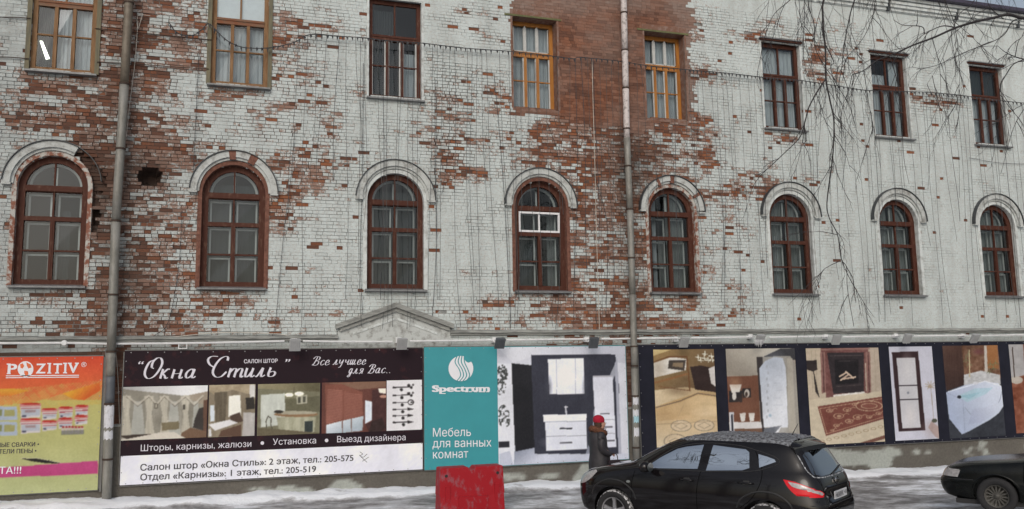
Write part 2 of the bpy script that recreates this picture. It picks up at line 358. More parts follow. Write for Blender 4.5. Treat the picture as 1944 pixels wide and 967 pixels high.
# places where the paint has gone, read off the photograph (pixel centre, radii, strength)
WEAR = [(235,120,110,260,.42),(225,330,60,330,.40),(120,205,110,30,.40),(60,240,70,14,.35),(165,245,70,40,.35),(30,370,30,60,.2),(120,165,90,20,.12),(25,215,40,25,.3),
 (185,290,70,16,.5),(290,320,55,75,.55),(300,255,70,40,.35),(355,285,60,20,.4),(320,385,120,16,.6),(300,470,80,70,.48),(300,560,100,60,.36),(200,420,38,120,.6),
 (330,80,70,80,.40),(150,570,60,22,.5),(210,590,80,45,.35),(430,575,40,18,.4),(385,560,40,40,.3),(415,285,40,25,.2),(440,200,60,40,.22),(530,300,50,60,.30),(590,310,30,40,.35),
 (560,370,40,35,.30),(540,50,55,50,.34),(625,45,25,25,.32),(560,120,55,80,.20),(560,180,60,40,.30),(615,240,60,60,.24),(530,400,30,50,.35),(620,300,60,60,.15),(560,590,60,40,.18),(585,500,40,60,.14),
 (860,180,70,30,.18),(845,240,40,50,.30),(860,290,50,45,.38),(905,185,60,14,.3),(870,265,30,8,.5),(900,335,60,10,.25),(930,572,22,10,.75),(975,573,20,10,.6),(840,320,50,60,.2),(895,20,40,30,.2),(960,190,30,20,.4),
 (1060,250,70,70,.30),(1040,300,60,30,.45),(1100,330,50,60,.5),(1160,330,80,110,.5),(1185,450,70,200,.42),(1150,560,70,80,.36),(1110,450,45,130,.30),(1120,240,110,40,.45),(1210,260,60,60,.35),
 (1200,350,45,280,.30),(1290,265,60,60,.26),(1340,300,50,60,.24),(1400,350,70,50,.26),(1310,90,40,60,.2),(1360,60,50,40,.28),(1330,130,25,40,.3),(1290,575,40,25,.4),(1340,580,60,40,.22),(1370,470,60,90,.20),
 (1420,380,60,80,.16),(1050,580,50,30,.45),(1000,610,200,20,.3),(1130,620,120,18,.4),(1300,620,100,14,.25),(300,640,260,14,.3),
 (1465,40,20,12,.6),(1445,60,50,16,.3),(1545,110,60,50,.25),(1530,75,30,20,.2),(1640,80,50,25,.22),(1600,130,60,30,.22),(1545,115,14,14,.4),(1780,190,60,14,.4),(1800,200,30,25,.25),(1740,185,20,10,.5),(1490,265,40,14,.4),(1540,345,30,60,.2),(1910,225,14,5,.8),(1330,225,20,10,.4),
 (1752,440,12,60,.2),(1480,355,30,14,.3)]
GRIME = [(240,230,25,400,.35),(290,330,45,40,.5),(190,330,30,90,.35),(1180,280,30,140,.4),(1200,450,22,260,.35),(1240,300,30,50,.3),(240,560,60,120,.25),(1215,330,30,40,.3),(190,410,14,60,.4),(375,290,10,200,.15)]
NEWB = [(962,-40),(1290,-40),(1312,20),(1318,50),(1308,100),(1316,180),(1308,235),(1240,238),(1212,262),(1160,248),(1062,222),(975,214),(972,30)]
def wear(px, py):
    v = .23+.13*np.clip((560-px)/400, 0, 1)-.10*np.clip((px-1300)/400, 0, 1)
    for cx, cy, rx, ry, s in WEAR:
        d = ((px-cx)/rx)**2+((py-cy)/ry)**2; v = v+s*np.exp(-d*.8)
    return .92*(1-np.exp(-1.15*v))
def grime_shade(px, py):
    g = .05+.24*np.clip((560-px)/500, 0, 1)  # rises to the left: dirt plus the wall's light falloff painted in
    for cx, cy, rx, ry, s in GRIME: g = g+s*np.exp(-(((px-cx)/rx)**2+((py-cy)/ry)**2)*.8)
    return g
HOLES = [(-2.98, -2.80, 2.95, 3.30, .22)]
def courses():
    CH = .0775; rows = []
    z = -2.9
    while z < 9.86:
        r = len(rows); x = -8.0+random.random()*.2; row = []
        while x < 27.5:
            L = .247 if (random.random() < (.48 if r % 2 else .26)) else .117
            row.append((x, x+L)); x += L+.010
        rows.append((z, row)); z += CH
    return rows
bricks = []                                  # x0, x1, z0, z1
for z, row in courses():
    zc = z+.033
    for x0, x1 in row:
        if z < .40:
            xc = (x0+x1)/2
            if not (-3 < xc < -2 or 8.4 < xc < 9.4 or xc < -4.6 or xc > 24): 
                continue
            if z < -1.9: continue
        # cut against the jambs of the square windows
        for c, h in zip(XU, UH):
            if UZ0-.02 < zc < UZ1+.01:
                if x0 < c-h < x1: x1 = c-h
                elif x0 < c+h < x1: x0 = c+h
        for c in XC:
            if ZB-.02 < zc < ZS+RO:
                hh = RO+.01 if zc < ZS else math.sqrt(max(0, (RO+.01)**2-(zc-ZS)**2))
                if hh > .05:
                    if x0 < c-hh < x1: x1 = c-hh
                    elif x0 < c+hh < x1: x0 = c+hh
        if abs(zc-4.03) < .195:
            hh = .235*math.sqrt(1-((zc-4.03)/.2)**2)
            if x0 < -1.93-hh < x1: x1 = -1.93-hh
            elif x0 < -1.93+hh < x1: x0 = -1.93+hh
        if x1-x0 > .03: bricks.append((x0, x1, z, z+.0675))
B = np.array(bricks)
cx = (B[:, 0]+B[:, 1])/2; cz = (B[:, 2]+B[:, 3])/2
keep = ~in_open(cx, cz, .0)
# the pediment covers its bricks
keep &= ~((np.abs(cx-3.2) < 1.2) & (cz > .45) & (cz < .86+.45*(1-np.abs(cx-3.2)/1.25)))
keep &= ((cx+1.93)/.235)**2+((cz-4.03)/.20)**2 > 1
for hx0, hx1, hz0, hz1, _ in HOLES: keep &= ~((cx > hx0) & (cx < hx1) & (cz > hz0) & (cz < hz1))
B = B[keep]; cx = cx[keep]; cz = cz[keep]; nB = len(B)
PX, PY = proj(np.stack([cx, np.full(nB, D0), cz], -1))
rnd = RNG.random(nB); rnd2 = RNG.random(nB)
frieze = np.clip((cz-9.3)/.4, 0, 1)
v = wear(PX, PY)*(1-frieze)
nz_ = fbm(cx/.62+3, cz/.24+9, 4)-.5; nz2 = fbm(cx/.25, cz/.13, 3)-.5
smooth_zone = np.zeros(nB, bool)
for c in XU[2:]: smooth_zone |= (np.abs(cx-c) < .75) & (cz > 4.9) & (cz < 6.1) & (cx > 13)
vv = v+1.15*nz_*(.35+v)+.30*nz2+.16*(rnd-.5)
bare = RNG.random(nB) < np.clip((vv-.42)/.6, 0, 1)**1.3*.24
bare |= (vv > .58) & (nz2 > .105)
lone = (RNG.random(nB) < .002+.045*np.clip(v*2-.15, 0, 1)) & (v > .08); bare |= lone
newb = inpoly(PX+14*(fbm(cx*1.2, cz*1.2)-.5)*2, PY+16*(fbm(cx*1.3+7, cz*1.3)-.5)*2, NEWB)
paint = np.clip(.96-1.0*np.clip(vv-.12, 0, 9), 0.44, .99)+np.where(vv > .25, .17*(rnd2-.5), .12*(rnd2-.5))
paint = np.where(bare, RNG.random(nB)*.10, paint)
gr = grime_shade(PX, PY)*(.6+.8*rnd2)
tint = np.clip(.45+.5*(rnd2-.5)+.5*nz_, 0, 1)
tint = np.where(bare, np.clip(.55+.7*(rnd2-.5)+.25*nz2, 0, 1), tint)
tint = np.where(bare & (PX < 340), tint-.15, tint)
# below the ledge: little paint left, darker bricks
low = cz < .42
paint = np.where(low, np.clip(.45-.6*rnd, 0.05, .5), paint); gr = np.where(low, .35+.2*rnd2, gr)
strip = (cz > .40) & (cz < .62); gr = np.where(strip, gr+.12, gr)
paint = np.where(newb, .05+.10*RNG.random(nB)*(nz2 > .1), paint)
tint = np.where(newb, np.clip(.50+.45*(rnd-.5)+.5*nz_, .2, .8), tint); gr = np.where(newb, .04+.10*rnd2, gr)
back = np.where(bare, .006+.016*rnd, .002*rnd); back = np.where(newb, .002*rnd, back)
rr1 = np.hypot(cx+3.71, cz-3.77); band = ((cx > -3.08) & (cx < -2.86) & (cz > 2.85) & (cz < 3.8)) | ((rr1 > .70) & (rr1 < .90) & (cx > -3.32) & (cz > 3.7))
back = back+.085*band; gr = np.where(band, gr+.35, gr); paint = np.where(band, .12, paint)  # bare brick, with the recess shade painted into the band's colour
# joints: closed by paint where it is thick, open where it has weathered
jt = np.clip((vv-.10)*.024, .0004, .0075); jt = np.where(newb, .0022, jt); jt = np.where(low, .006, jt); jt = np.where(cz > 9.3, .0003, jt)
jt = np.where((PX > 820) & (PX < 900) & (PY > 120) & (PY < 330), jt+.003, jt)
jit = .0014+.0036*np.clip(vv-.1, 0, 1)
x0 = B[:, 0]-.005+jt; x1 = B[:, 1]+.005-jt; z0 = B[:, 2]-.005+jt*.9; z1 = B[:, 3]+.005-jt*.9
yf = D0+back; yb = np.full(nB, D0+.055)+back
Vb = np.empty((nB, 8, 3)); 
for k, (xa, za) in enumerate(((x0, z0), (x1, z0), (x1, z1), (x0, z1))):
    j = RNG.random((nB, 3))-.5
    Vb[:, k, 0] = xa+j[:, 0]*jit*1.4; Vb[:, k, 1] = yf+j[:, 1]*jit*1.6; Vb[:, k, 2] = za+j[:, 2]*jit*1.2
    Vb[:, k+4] = Vb[:, k]; Vb[:, k+4, 1] = yb
F5 = np.array([(0, 1, 2, 3), (0, 4, 5, 1), (1, 5, 6, 2), (2, 6, 7, 3), (3, 7, 4, 0)])
slur = np.where(newb, np.clip(.26+1.3*(fbm(cx*1.1+5, cz*1.6+2, 4)-.5)+.35*(rnd-.5)+.8*np.exp(-((PX-1305)/26)**2)+.5*np.exp(-((PY+5)/30)**2), 0, 1), 0)
Cb = np.stack([paint, np.clip(gr, 0, 1), np.clip(tint, 0, 1), slur], -1)
# the 300 bricks that show largest are parts of their own
dist = np.sqrt(cx**2+D0**2+cz**2); area = (x1-x0)*(z1-z0)*D0/dist**3
vis = (PX > 5) & (PX < 1940) & (PY > 3) & (PY < 640)
top = set(np.argsort(-(area*vis*(back < .05)))[:300].tolist())
tm = np.array([i in top for i in range(nB)])
rest = ~tm; nr = rest.sum()
me = fastmesh('brick_mass', Vb[rest].reshape(-1, 3)-np.array(BL), (F5[None]+8*np.arange(nr)[:, None, None]).reshape(-1, 4), M['brick'], np.repeat(Cb[rest], 8, 0))
link('brick_mass', me, bld, kind='stuff')
for i in np.nonzero(tm)[0]:
    c = Vb[i].mean(0)
    me = fastmesh('brick', Vb[i]-c, F5, M['brick'], np.repeat(Cb[i:i+1], 8, 0))
    bpart(link('brick', me, None, Vector(c)))
# mortar bed behind the bricks, sunk into the holes
gx = np.arange(-8, 27.6, .08); gz = np.arange(-2.95, 9.95, .0775)
GX, GZ = np.meshgrid(gx, gz); gy = np.full(GX.shape, D0+.022)
mx_, mz_ = GX.ravel(), GZ.ravel()
for hx0, hx1, hz0, hz1, dp in HOLES: gy[(GX > hx0) & (GX < hx1) & (GZ > hz0-.03) & (GZ < hz1+.03)] = D0+dp
hr = ((GX+1.93)/.24)**2+((GZ-4.03)/.205)**2; gy = np.where(hr < 1.0, D0+.12+.30*np.clip(1.3-hr, 0, 1), gy)
rr2 = np.hypot(GX+3.71, GZ-3.77); gy[((GX > -3.12) & (GX < -2.82) & (GZ > 2.78) & (GZ < 3.8)) | ((rr2 > .62) & (rr2 < .97) & (GX > -3.38) & (GZ > 3.65))] += .09
P = np.stack([mx_, gy.ravel(), mz_], -1)
F = gridfaces(len(gx), len(gz)); fc = P[F].mean(1); F = F[~in_open(fc[:, 0], fc[:, 2], .035)]
mpx, mpy = proj(P); mv = wear(mpx, mpy); mn = fbm(mx_/.5, mz_/.3, 4)-.5; mw = mv+.8*mn*(.4+mv)
mp = np.clip(1.0-1.3*np.clip(mw-.12, 0, 9), .1, .99); mnew = inpoly(mpx, mpy, NEWB)
mg = np.clip(.40+.6*np.clip(mw, 0, 1)+grime_shade(mpx, mpy), .15, .8); mp = np.where(mz_ < .42, .1, mp); mg = np.where(mz_ < .42, .7, mg)
mg = np.where(mz_ > 9.3, .1, mg); hh_ = ((mx_+1.93)/.28)**2+((mz_-4.03)/.24)**2; mg = np.where(hh_ < 1, 1, mg); mp = np.where(hh_ < 1.2, 0, mp)  # the round hole's inner darkness is painted into the bed colour
mp = np.where(mnew, .30, mp); mg = np.where(mnew, .25, mg)
link('mortar_bed', fastmesh('mortar_bed', P-np.array(BL), F, M['brick'], np.stack([mp, mg, np.full(len(mp), .2), np.where(mnew, .7, 0)], -1)), bld)
# dark rooms behind: a closed shell with floor slabs
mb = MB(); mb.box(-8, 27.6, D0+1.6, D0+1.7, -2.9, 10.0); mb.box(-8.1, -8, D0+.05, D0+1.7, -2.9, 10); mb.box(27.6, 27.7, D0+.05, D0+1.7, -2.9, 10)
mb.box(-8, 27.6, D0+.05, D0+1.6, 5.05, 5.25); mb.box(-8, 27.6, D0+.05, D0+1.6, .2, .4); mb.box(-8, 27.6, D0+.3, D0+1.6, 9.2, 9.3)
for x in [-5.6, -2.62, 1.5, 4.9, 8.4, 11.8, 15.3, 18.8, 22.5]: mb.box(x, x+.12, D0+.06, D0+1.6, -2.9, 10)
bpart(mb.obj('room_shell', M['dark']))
# plinth with stains
px0 = np.arange(-8, 27.6, .06); pz0 = np.linspace(-3.1, -1.05, 36); GX, GZ = np.meshgrid(px0, pz0)
gy = D0-.07+.014*(fbm(GX*2, GZ*2)-.5)+.006*(fbm(GX*9, GZ*9)-.5); P = np.stack([GX.ravel(), gy.ravel(), GZ.ravel()], -1)
ppx, ppy = proj(P); n1 = fbm(P[:, 0]*1.5, P[:, 2]*2.5, 5); n2 = fbm(P[:, 0]*.5+9, P[:, 2]*.8, 3)
base = np.array([.125, .115, .100])*(0.75+.5*n1)[:, None]
pale = np.zeros(len(P))
for a, b_, rx, ry in ((560,938,66,16),(655,928,38,20),(640,940,60,14),(1120,905,34,34),(1625,872,72,20),(1600,868,40,20),(1665,880,30,14),(1720,860,60,10),(1000,905,90,9),(1840,850,40,20)):
    s = .45 if a in (1000, 1840, 1720) else 1
    pale = np.maximum(pale, s*np.clip(1.55-((ppx-a)/rx)**2-((ppy-b_)/ry)**2, 0, 1.4))
pm = np.clip((pale+1.9*(n1-.55)+.4*(fbm(P[:, 0]*5, P[:, 2]*5, 3)-.5)-.45)*5, 0, 1)
colp = base*(1-pm[:, None])+np.array([.36, .38, .35])*pm[:, None]*(.85+.3*n2)[:, None]
link('plinth', fastmesh('plinth', P-np.array(BL), gridfaces(len(px0), len(pz0)), vcmat('cement_plinth', .95, .12, 18, bump=.4, bs=20), colp, smooth=True), bld)
mb = MB(); mb.box(-8, 27.5, D0-.075, D0+.02, -1.05, -1.0); bpart(mb.obj('plinth_cap', M['ledge']))

# ---- windows
CACHE = {}
def cached(key, fn, name, m, smooth=False):
    k = (key, m.name)
    if k not in CACHE: CACHE[k] = fn().mesh(name, m, smooth)
    return CACHE[k]
def sub(name, key, fn, m, parent, loc=(0, 0, 0), **k): return link(name, cached(key, fn, name, m), parent, loc, **k)
YF = .13                                    # frames sit this far behind the wall face
def pleats(x0, x1, z0, z1, amp=.02, n=26, wob=0):
    mb = MB(); pts = []
    for i in range(n+1):
        x = x0+(x1-x0)*i/n; pts.append((x, amp*math.sin(i*1.9)+amp*.5*math.sin(i*.7+wob)))
    for (a, b), (c, d) in zip(pts[:-1], pts[1:]): mb.quad((a, b, z0), (c, d, z0), (c, d*.6, z1), (a, b*.6, z1))
    return mb
def arch_window(n):
    c = XC[n]; worn = n in (0, 1, 3, 4)
    wd = bpy.data.objects.new('window', None)
    def frame():
        mb = MB(); mb.ring(0, ZS, RO-.125, RO+.01, 0, .09); 
        mb.box(-RO-.01, -RO+.125, 0, .09, ZB+.02, ZS); mb.box(RO-.125, RO+.01, 0, .09, ZB+.02, ZS)
        mb.box(-RO+.125, RO-.125, 0.002, .088, ZB+.02, ZB+.13)
        mb.ring(0, ZS, RO-.02, RO+.012, -.012, -.0005); mb.box(-RO-.008, -RO+.03, -.012, -.0005, ZB+.03, ZS); mb.box(RO-.03, RO+.008, -.012, -.0005, ZB+.03, ZS)
        return mb
    m = M['redwood']
    o = link('window', cached('archframe', frame, 'window', m), None, (c, D0+YF, 0)); bpart(o)
    if n == 3: o['label'] = 'arched window with a white painted vent sash below its fanlight'
    G = RO-.125
    sub('transom', 'tr1', lambda: MB().box(-G, G, -.012, .08, ZS-.09, ZS+.045).box(-G, G, -.035, -.0125, ZS-.075, ZS-.045), m, o)
    sub('transom', 'tr2', lambda: MB().box(-G, G, -.012, .08, 3.05, 3.14), m, o)
    sub('mullion', 'mu1', lambda: MB().box(-.042, .042, -.010, .078, ZB+.13, 3.05).box(-.012, .012, -.02, -.0105, ZB+.13, 3.05), m, o)
    vent = M['whitevent'] if n == 3 else m
    def midbar(): return MB().box(-.016, .016, .005, .06, 3.14, ZS-.09)
    sub('glazing_bar', 'gb1', midbar, M['whitevent'] if n == 3 else (M['redwood']), o)
    if n == 3:
        sub('vent_sash', 'vs', lambda: MB().box(-G, G, -.02, .05, 3.145, 3.19).box(-G, G, -.02, .05, ZS-.14, ZS-.095).box(-G, -G+.04, -.02, .05, 3.19, ZS-.14).box(G-.04, G, -.02, .05, 3.19, ZS-.14), M['whitevent'], o)
    sub('glazing_bar', 'gb2', lambda: MB().box(-.016, .016, .005, .06, ZS+.045, ZS+G), m, o)
    for s in (-1, 1):
        sub('glazing_bar', 'gb3%d' % s, lambda: MB().box(min(s*.042, s*G), max(s*.042, s*G), .005, .06, 2.43, 2.465), m, o)
        def inner():
            a, b = sorted((s*.055, s*(G-.03))); mb = MB()
            for z0_, z1_ in ((ZB+.13, 2.40), (2.50, 3.03), (3.16, ZS-.11)):
                mb.box(a, a+.035, .19, .22, z0_, z1_); mb.box(b-.035, b, .19, .22, z0_, z1_); mb.box(a+.035, b-.035, .192, .218, z1_-.035, z1_)
            return mb
        sub('inner_sash', 'is%d' % s, inner, M['whitesash'], o)
        def pane(z0_, z1_):
            a, b = sorted((s*.03, s*G)); t = .016*(random.random()-.5); u = .016*(random.random()-.5)
            return MB().add([(a, .04+t, z0_), (b, .04-t, z0_), (b, .04+u, z1_), (a, .04-u, z1_)], [(0, 1, 2, 3)])
        for z0_, z1_ in ((ZB+.13, 2.43), (2.465, 3.05), (3.14, ZS-.09)):
            sub('pane', ('p', s, z0_, n), lambda: pane(z0_, z1_), M['glass'], o)
        def fan():
            pts = [(0, .04, ZS+.045)]+[(s*G*math.cos(a), .04, ZS+.045+(G-.045)*math.sin(a)) for a in np.linspace(0, PI/2, 9)]
            return MB().add(pts, [tuple(range(len(pts)))])
        sub('pane', ('f', s), fan, M['glass'], o)
    sub('inner_sash', 'isf', lambda: MB().ring(0, ZS+.04, G-.07, G-.02, .19, .22, n=16).box(-.02, .02, .19, .22, ZS+.04, ZS+G-.06), M['whitesash'], o)
    # what hangs behind the glass
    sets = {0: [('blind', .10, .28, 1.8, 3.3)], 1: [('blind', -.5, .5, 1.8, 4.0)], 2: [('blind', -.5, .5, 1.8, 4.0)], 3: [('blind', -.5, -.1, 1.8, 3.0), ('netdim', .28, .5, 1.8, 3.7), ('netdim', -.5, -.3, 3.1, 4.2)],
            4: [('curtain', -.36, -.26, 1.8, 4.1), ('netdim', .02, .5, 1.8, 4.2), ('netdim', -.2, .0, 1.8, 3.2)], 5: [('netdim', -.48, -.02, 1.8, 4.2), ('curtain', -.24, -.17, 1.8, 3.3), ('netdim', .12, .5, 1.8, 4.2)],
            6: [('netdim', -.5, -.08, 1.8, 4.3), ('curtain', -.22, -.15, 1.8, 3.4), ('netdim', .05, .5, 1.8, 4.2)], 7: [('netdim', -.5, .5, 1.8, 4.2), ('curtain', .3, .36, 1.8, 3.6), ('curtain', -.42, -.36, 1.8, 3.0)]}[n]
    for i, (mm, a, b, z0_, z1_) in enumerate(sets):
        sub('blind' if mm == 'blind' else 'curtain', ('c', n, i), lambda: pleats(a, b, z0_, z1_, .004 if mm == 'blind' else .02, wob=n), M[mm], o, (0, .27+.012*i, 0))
    sub('sill', 'sillA', lambda: MB().add([(-.67, .03, ZB+.035), (.67, .03, ZB+.035), (.69, -.26, ZB-.02), (-.69, -.26, ZB-.02), (.69, -.26, ZB-.055), (-.69, -.26, ZB-.055), (.69, -.12, ZB-.06), (-.69, -.12, ZB-.06)],
        [(0, 1, 2, 3), (3, 2, 4, 5), (5, 4, 6, 7), (0, 3, 5, 7), (1, 2, 4, 6)]), M['sill'], o)
    # plastered reveal and flat border round the opening
    def reveal():
        mb = MB(); mb.ring(0, ZS, RO, RO+.085, -.012, YF+.02, n=28)
        mb.box(-RO-.085, -RO, -.012, YF+.02, ZB-.02, ZS); mb.box(RO, RO+.085, -.012, YF+.02, ZB-.02, ZS); return mb
    bpart(link('window_reveal', cached('rev', reveal, 'window_reveal', M['bare'] if n in (1, 3) else (M['plaster_worn'] if worn else M['plaster'])), None, (c, D0, 0)))
    # hood mould
    a0, a1 = (1.05, PI) if n == 0 else ((.04, PI) if n == 4 else (0, PI))
    def hood():
        mb = MB(); mb.ring(0, ZS+.04, .755, .885, -.085, .0, a0, a1, 30); mb.ring(0, ZS+.04, .70, .755, -.04, .0, a0, a1, 30)
        if a0 < .2: mb.box(.74, .90, -.088, .0, ZS-.0, ZS+.038)
        mb.box(-.90, -.74, -.088, .0, ZS-.0, ZS+.038); return mb
    h = link('arch_hood', cached(('hood', n == 0, n == 4), hood, 'arch_hood', M['hood']), None, (c, D0, 0)); bpart(h)
    f0 = .1 if n == 0 else 0
    def fl():
        mb = MB(); pts = []; n_ = 30
        mb.ring(0, ZS+.04, .89, .906, -.12, 0, f0, PI*.98 if n in (0, 1, 2) else PI, 30); return mb
    sub('tin_flashing', ('fl', n == 0, n < 3), fl, M['flash'], h)
    if n in (1, 4):
        for a_, b_ in (((1.0, 1.2), (1.55, 1.72)) if n == 1 else ((1.48, 1.62), (2.0, 2.1), (.5, .6))):
            link('broken_plaster', MB().ring(0, ZS+.04, .70, .893, -.089, -.001, a_, b_, 4).mesh('broken_plaster', M['bare']), h)
for n in range(8): arch_window(n)

def upper_window(n):
    c, h = XU[n], UH[n]
    m, yf = {0: (M['barewood'], .06), 1: (M['barewood'], .06), 3: (M['orangewood'], .30), 4: (M['orangewood'], .30)}.get(n, (M['redwood'], .13))
    rail = M['rustwood'] if n < 2 else m
    z1 = UZ1 if n not in (3, 4) else 8.42
    o = link('window', cached(('uf', h, z1), lambda: MB().box(-h, -h+.095, 0, .09, UZ0, z1).box(h-.095, h, 0, .09, UZ0, z1).box(-h+.095, h-.095, .002, .088, z1-.10, z1).box(-h+.095, h-.095, .002, .088, UZ0, UZ0+.09), 'window', m), None, (c, D0+yf, 0)); bpart(o)
    if n in (3, 4): o['label'] = 'square window in ochre painted wood set deep in rebuilt red masonry'
    if n in (0, 1): o['label'] = 'square window in bare weathered wood with stained rail and mossy side boards'
    g = h-.095
    sub('transom', ('ut', h), lambda: MB().box(-g, g, -.014, .08, 7.52, 7.655).box(-g, g, -.03, -.0145, 7.60, 7.65), rail, o)
    w3 = 2*g/3
    for k in (-1, 1):
        sub('mullion', ('um', h, k), lambda: MB().box(k*w3/2-.035, k*w3/2+.035, -.008, .078, UZ0+.09, 7.52), m, o)
    top = 3 if n in (3, 4) else 2; tw = 2*g/top; lm = M['whitesash'] if n in (3, 4) else m
    for k in range(1, top):
        sub('glazing_bar', ('ug', h, top, k), lambda: MB().box(-g+k*tw-.018, -g+k*tw+.018, .004, .06, 7.655, z1-.10), lm, o)
    sash = M['whitesash'] if n in (3, 4) else None
    for k in range(3):
        a = -g+k*w3+(.035 if k else 0); b = -g+(k+1)*w3-(.035 if k < 2 else 0)
        sub('glazing_bar', ('uh', h, k), lambda: MB().box(a, b, .004, .06, 6.90, 6.93), m if n not in (3, 4) else M['orangewood'], o)
        if n in (2, 3, 4):
            sub('sash', ('us', h, k), lambda: MB().box(b-.03, b, .01, .07, UZ0+.09, 7.52).box(a, a+.012, .01, .07, UZ0+.09, 7.52), M['whitesash'], o)
        for z0_, z1_ in ((UZ0+.09, 6.90), (6.93, 7.52)):
            t, u = [.016*(random.random()-.5) for _ in range(2)]
            sub('pane', ('up', n, k, z0_), lambda: MB().add([(a, .035+t, z0_), (b, .035-t, z0_), (b, .035+u, z1_), (a, .035-u, z1_)], [(0, 1, 2, 3)]), M['glass'], o)
    for k in range(top):
        sub('pane', ('uq', h, top, k), lambda: MB().add([(-g+k*tw, .035, 7.655), (-g+(k+1)*tw, .033, 7.655), (-g+(k+1)*tw, .036, z1-.1), (-g+k*tw, .034, z1-.1)], [(0, 1, 2, 3)]), M['glass'], o)
        if n in (3, 4):
            sub('sash', ('ur', h, k), lambda: MB().box(-g+k*tw+.018, -g+k*tw+.04, .01, .07, 7.69, z1-.13).box(-g+(k+1)*tw-.04, -g+(k+1)*tw-.018, .01, .07, 7.69, z1-.13).box(-g+k*tw+.04, -g+(k+1)*tw-.04, .01, .07, 7.66, 7.69), M['whitesash'], o)
    if n == 1: sub('blind', 'ub1', lambda: MB().box(-g, g, .046, .05, 7.656, 8.4), M['blindw'], o)
    for i, (mm, a, b, z0_, z1_) in enumerate({0: [('curtain', -.2, .48, 6.2, 8.3), ('blind', -.5, -.2, 6.2, 8.3)], 1: [('curtain', -.48, .48, 6.2, 7.5)], 2: [('blind', -.5, .0, 6.2, 8.3), ('curtain', .22, .5, 6.2, 7.3)],
        3: [('curtain', -.47, .47, 6.2, 8.35)], 4: [('curtain', -.47, -.2, 6.2, 8.35), ('curtain', -.15, .47, 6.2, 8.35)], 5: [('curtain', -.5, .5, 6.2, 8.4)],
        6: [('curtain', -.5, .12, 6.2, 8.0), ('curtain', .22, .5, 6.2, 8.4)], 7: [('curtain', -.5, .5, 6.2, 7.6), ('blind', -.5, .5, 7.6, 8.4)]}[n]):
        sub('curtain' if mm == 'curtain' else 'blind', ('uc', n, i), lambda: pleats(a, b, z0_, z1_, .02, wob=n), M[mm], o, (0, .15, 0))
    if n == 0:
        link('lamp_glow', MB().add([(-.47, 0, 6.80), (-.42, 0, 6.80), (-.27, 0, 6.44), (-.34, 0, 6.42), (-.47, .02, 6.80), (-.42, .02, 6.80), (-.27, .02, 6.44), (-.34, .02, 6.42)], [(0, 3, 2, 1), (4, 5, 6, 7), (0, 1, 5, 4), (2, 3, 7, 6), (1, 2, 6, 5), (3, 0, 4, 7)]).mesh('lamp_glow', M['tube']), o, (0, .09, 0))  # glowing bar that stands in for a lamp's reflection in the pane
    if n == 6:
        link('lamp_glow', MB().box(-.48, -.30, 0, .03, 7.30, 7.34).mesh('lamp_glow', M['tube']), o, (0, .2, 0))
    rm = M['slurry'] if n in (3, 4) else (M['boardwood'] if n < 2 else M['plaster'])
    pr = .03 if n < 2 else .004
    wd_ = .085 if n < 2 else .05
    for sgn in (-1, 1):
        a_, b_ = sorted((sgn*h, sgn*(h+wd_)))
        bpart(link('window_reveal', MB().box(a_, b_, -pr, yf+.03, UZ0-.01, UZ1+.02).mesh('window_reveal', rm), None, (c, D0, 0)))
    lt = lambda: MB().box(-h-.06, h+.06, -.005, yf+.09, z1, UZ1+.10) if n in (3, 4) else MB().box(-h-.04, h+.05, -.07 if n > 4 else -.006, yf+.09, UZ1+.021, UZ1+.06)
    bpart(link('lintel', cached(('ul', n), lt, 'lintel', M['slurry'] if n in (3, 4) else (M['redwood'] if n > 4 else M['plaster'])), None, (c, D0, 0)))
    if n > 4:
        bpart(link('tin_flashing', MB().box(-h-.07, h+.08, -.10, .02, UZ1+.0605, UZ1+.085).mesh('tin_flashing', M['sill']), None, (c, D0, 0)))
    if n in (3, 4):
        bpart(link('mossy_drip_edge', MB().box(-h-.20, h+.12, -.016, -.0061, z1-.0, z1+.045).mesh('mossy_drip_edge', mat('green_moss_stain', (.13, .135, .06), .9, var=.3)), None, (c, D0, 0)))
        bpart(link('window_bed', MB().box(-h-.02, h+.02, .0, yf+.05, UZ0-.07, UZ0).mesh('window_bed', M['slurry']), None, (c, D0, 0)))
    else:
        sl_ = .13 if n < 2 else .10
        bpart(link('sill', MB().add([(-h-.03, yf+.03, UZ0+.03), (h+.03, yf+.03, UZ0+.03), (h+.06, -sl_, UZ0-.03), (-h-.06, -sl_, UZ0-.03), (h+.06, -sl_, UZ0-.065), (-h-.06, -sl_, UZ0-.065), (h+.06, 0, UZ0-.07), (-h-.06, 0, UZ0-.07)],
            [(0, 1, 2, 3), (3, 2, 4, 5), (5, 4, 6, 7), (0, 3, 5, 7), (1, 2, 4, 6)]).mesh('sill', M['sill']), None, (c, D0, 0)))
for n in range(8): upper_window(n)

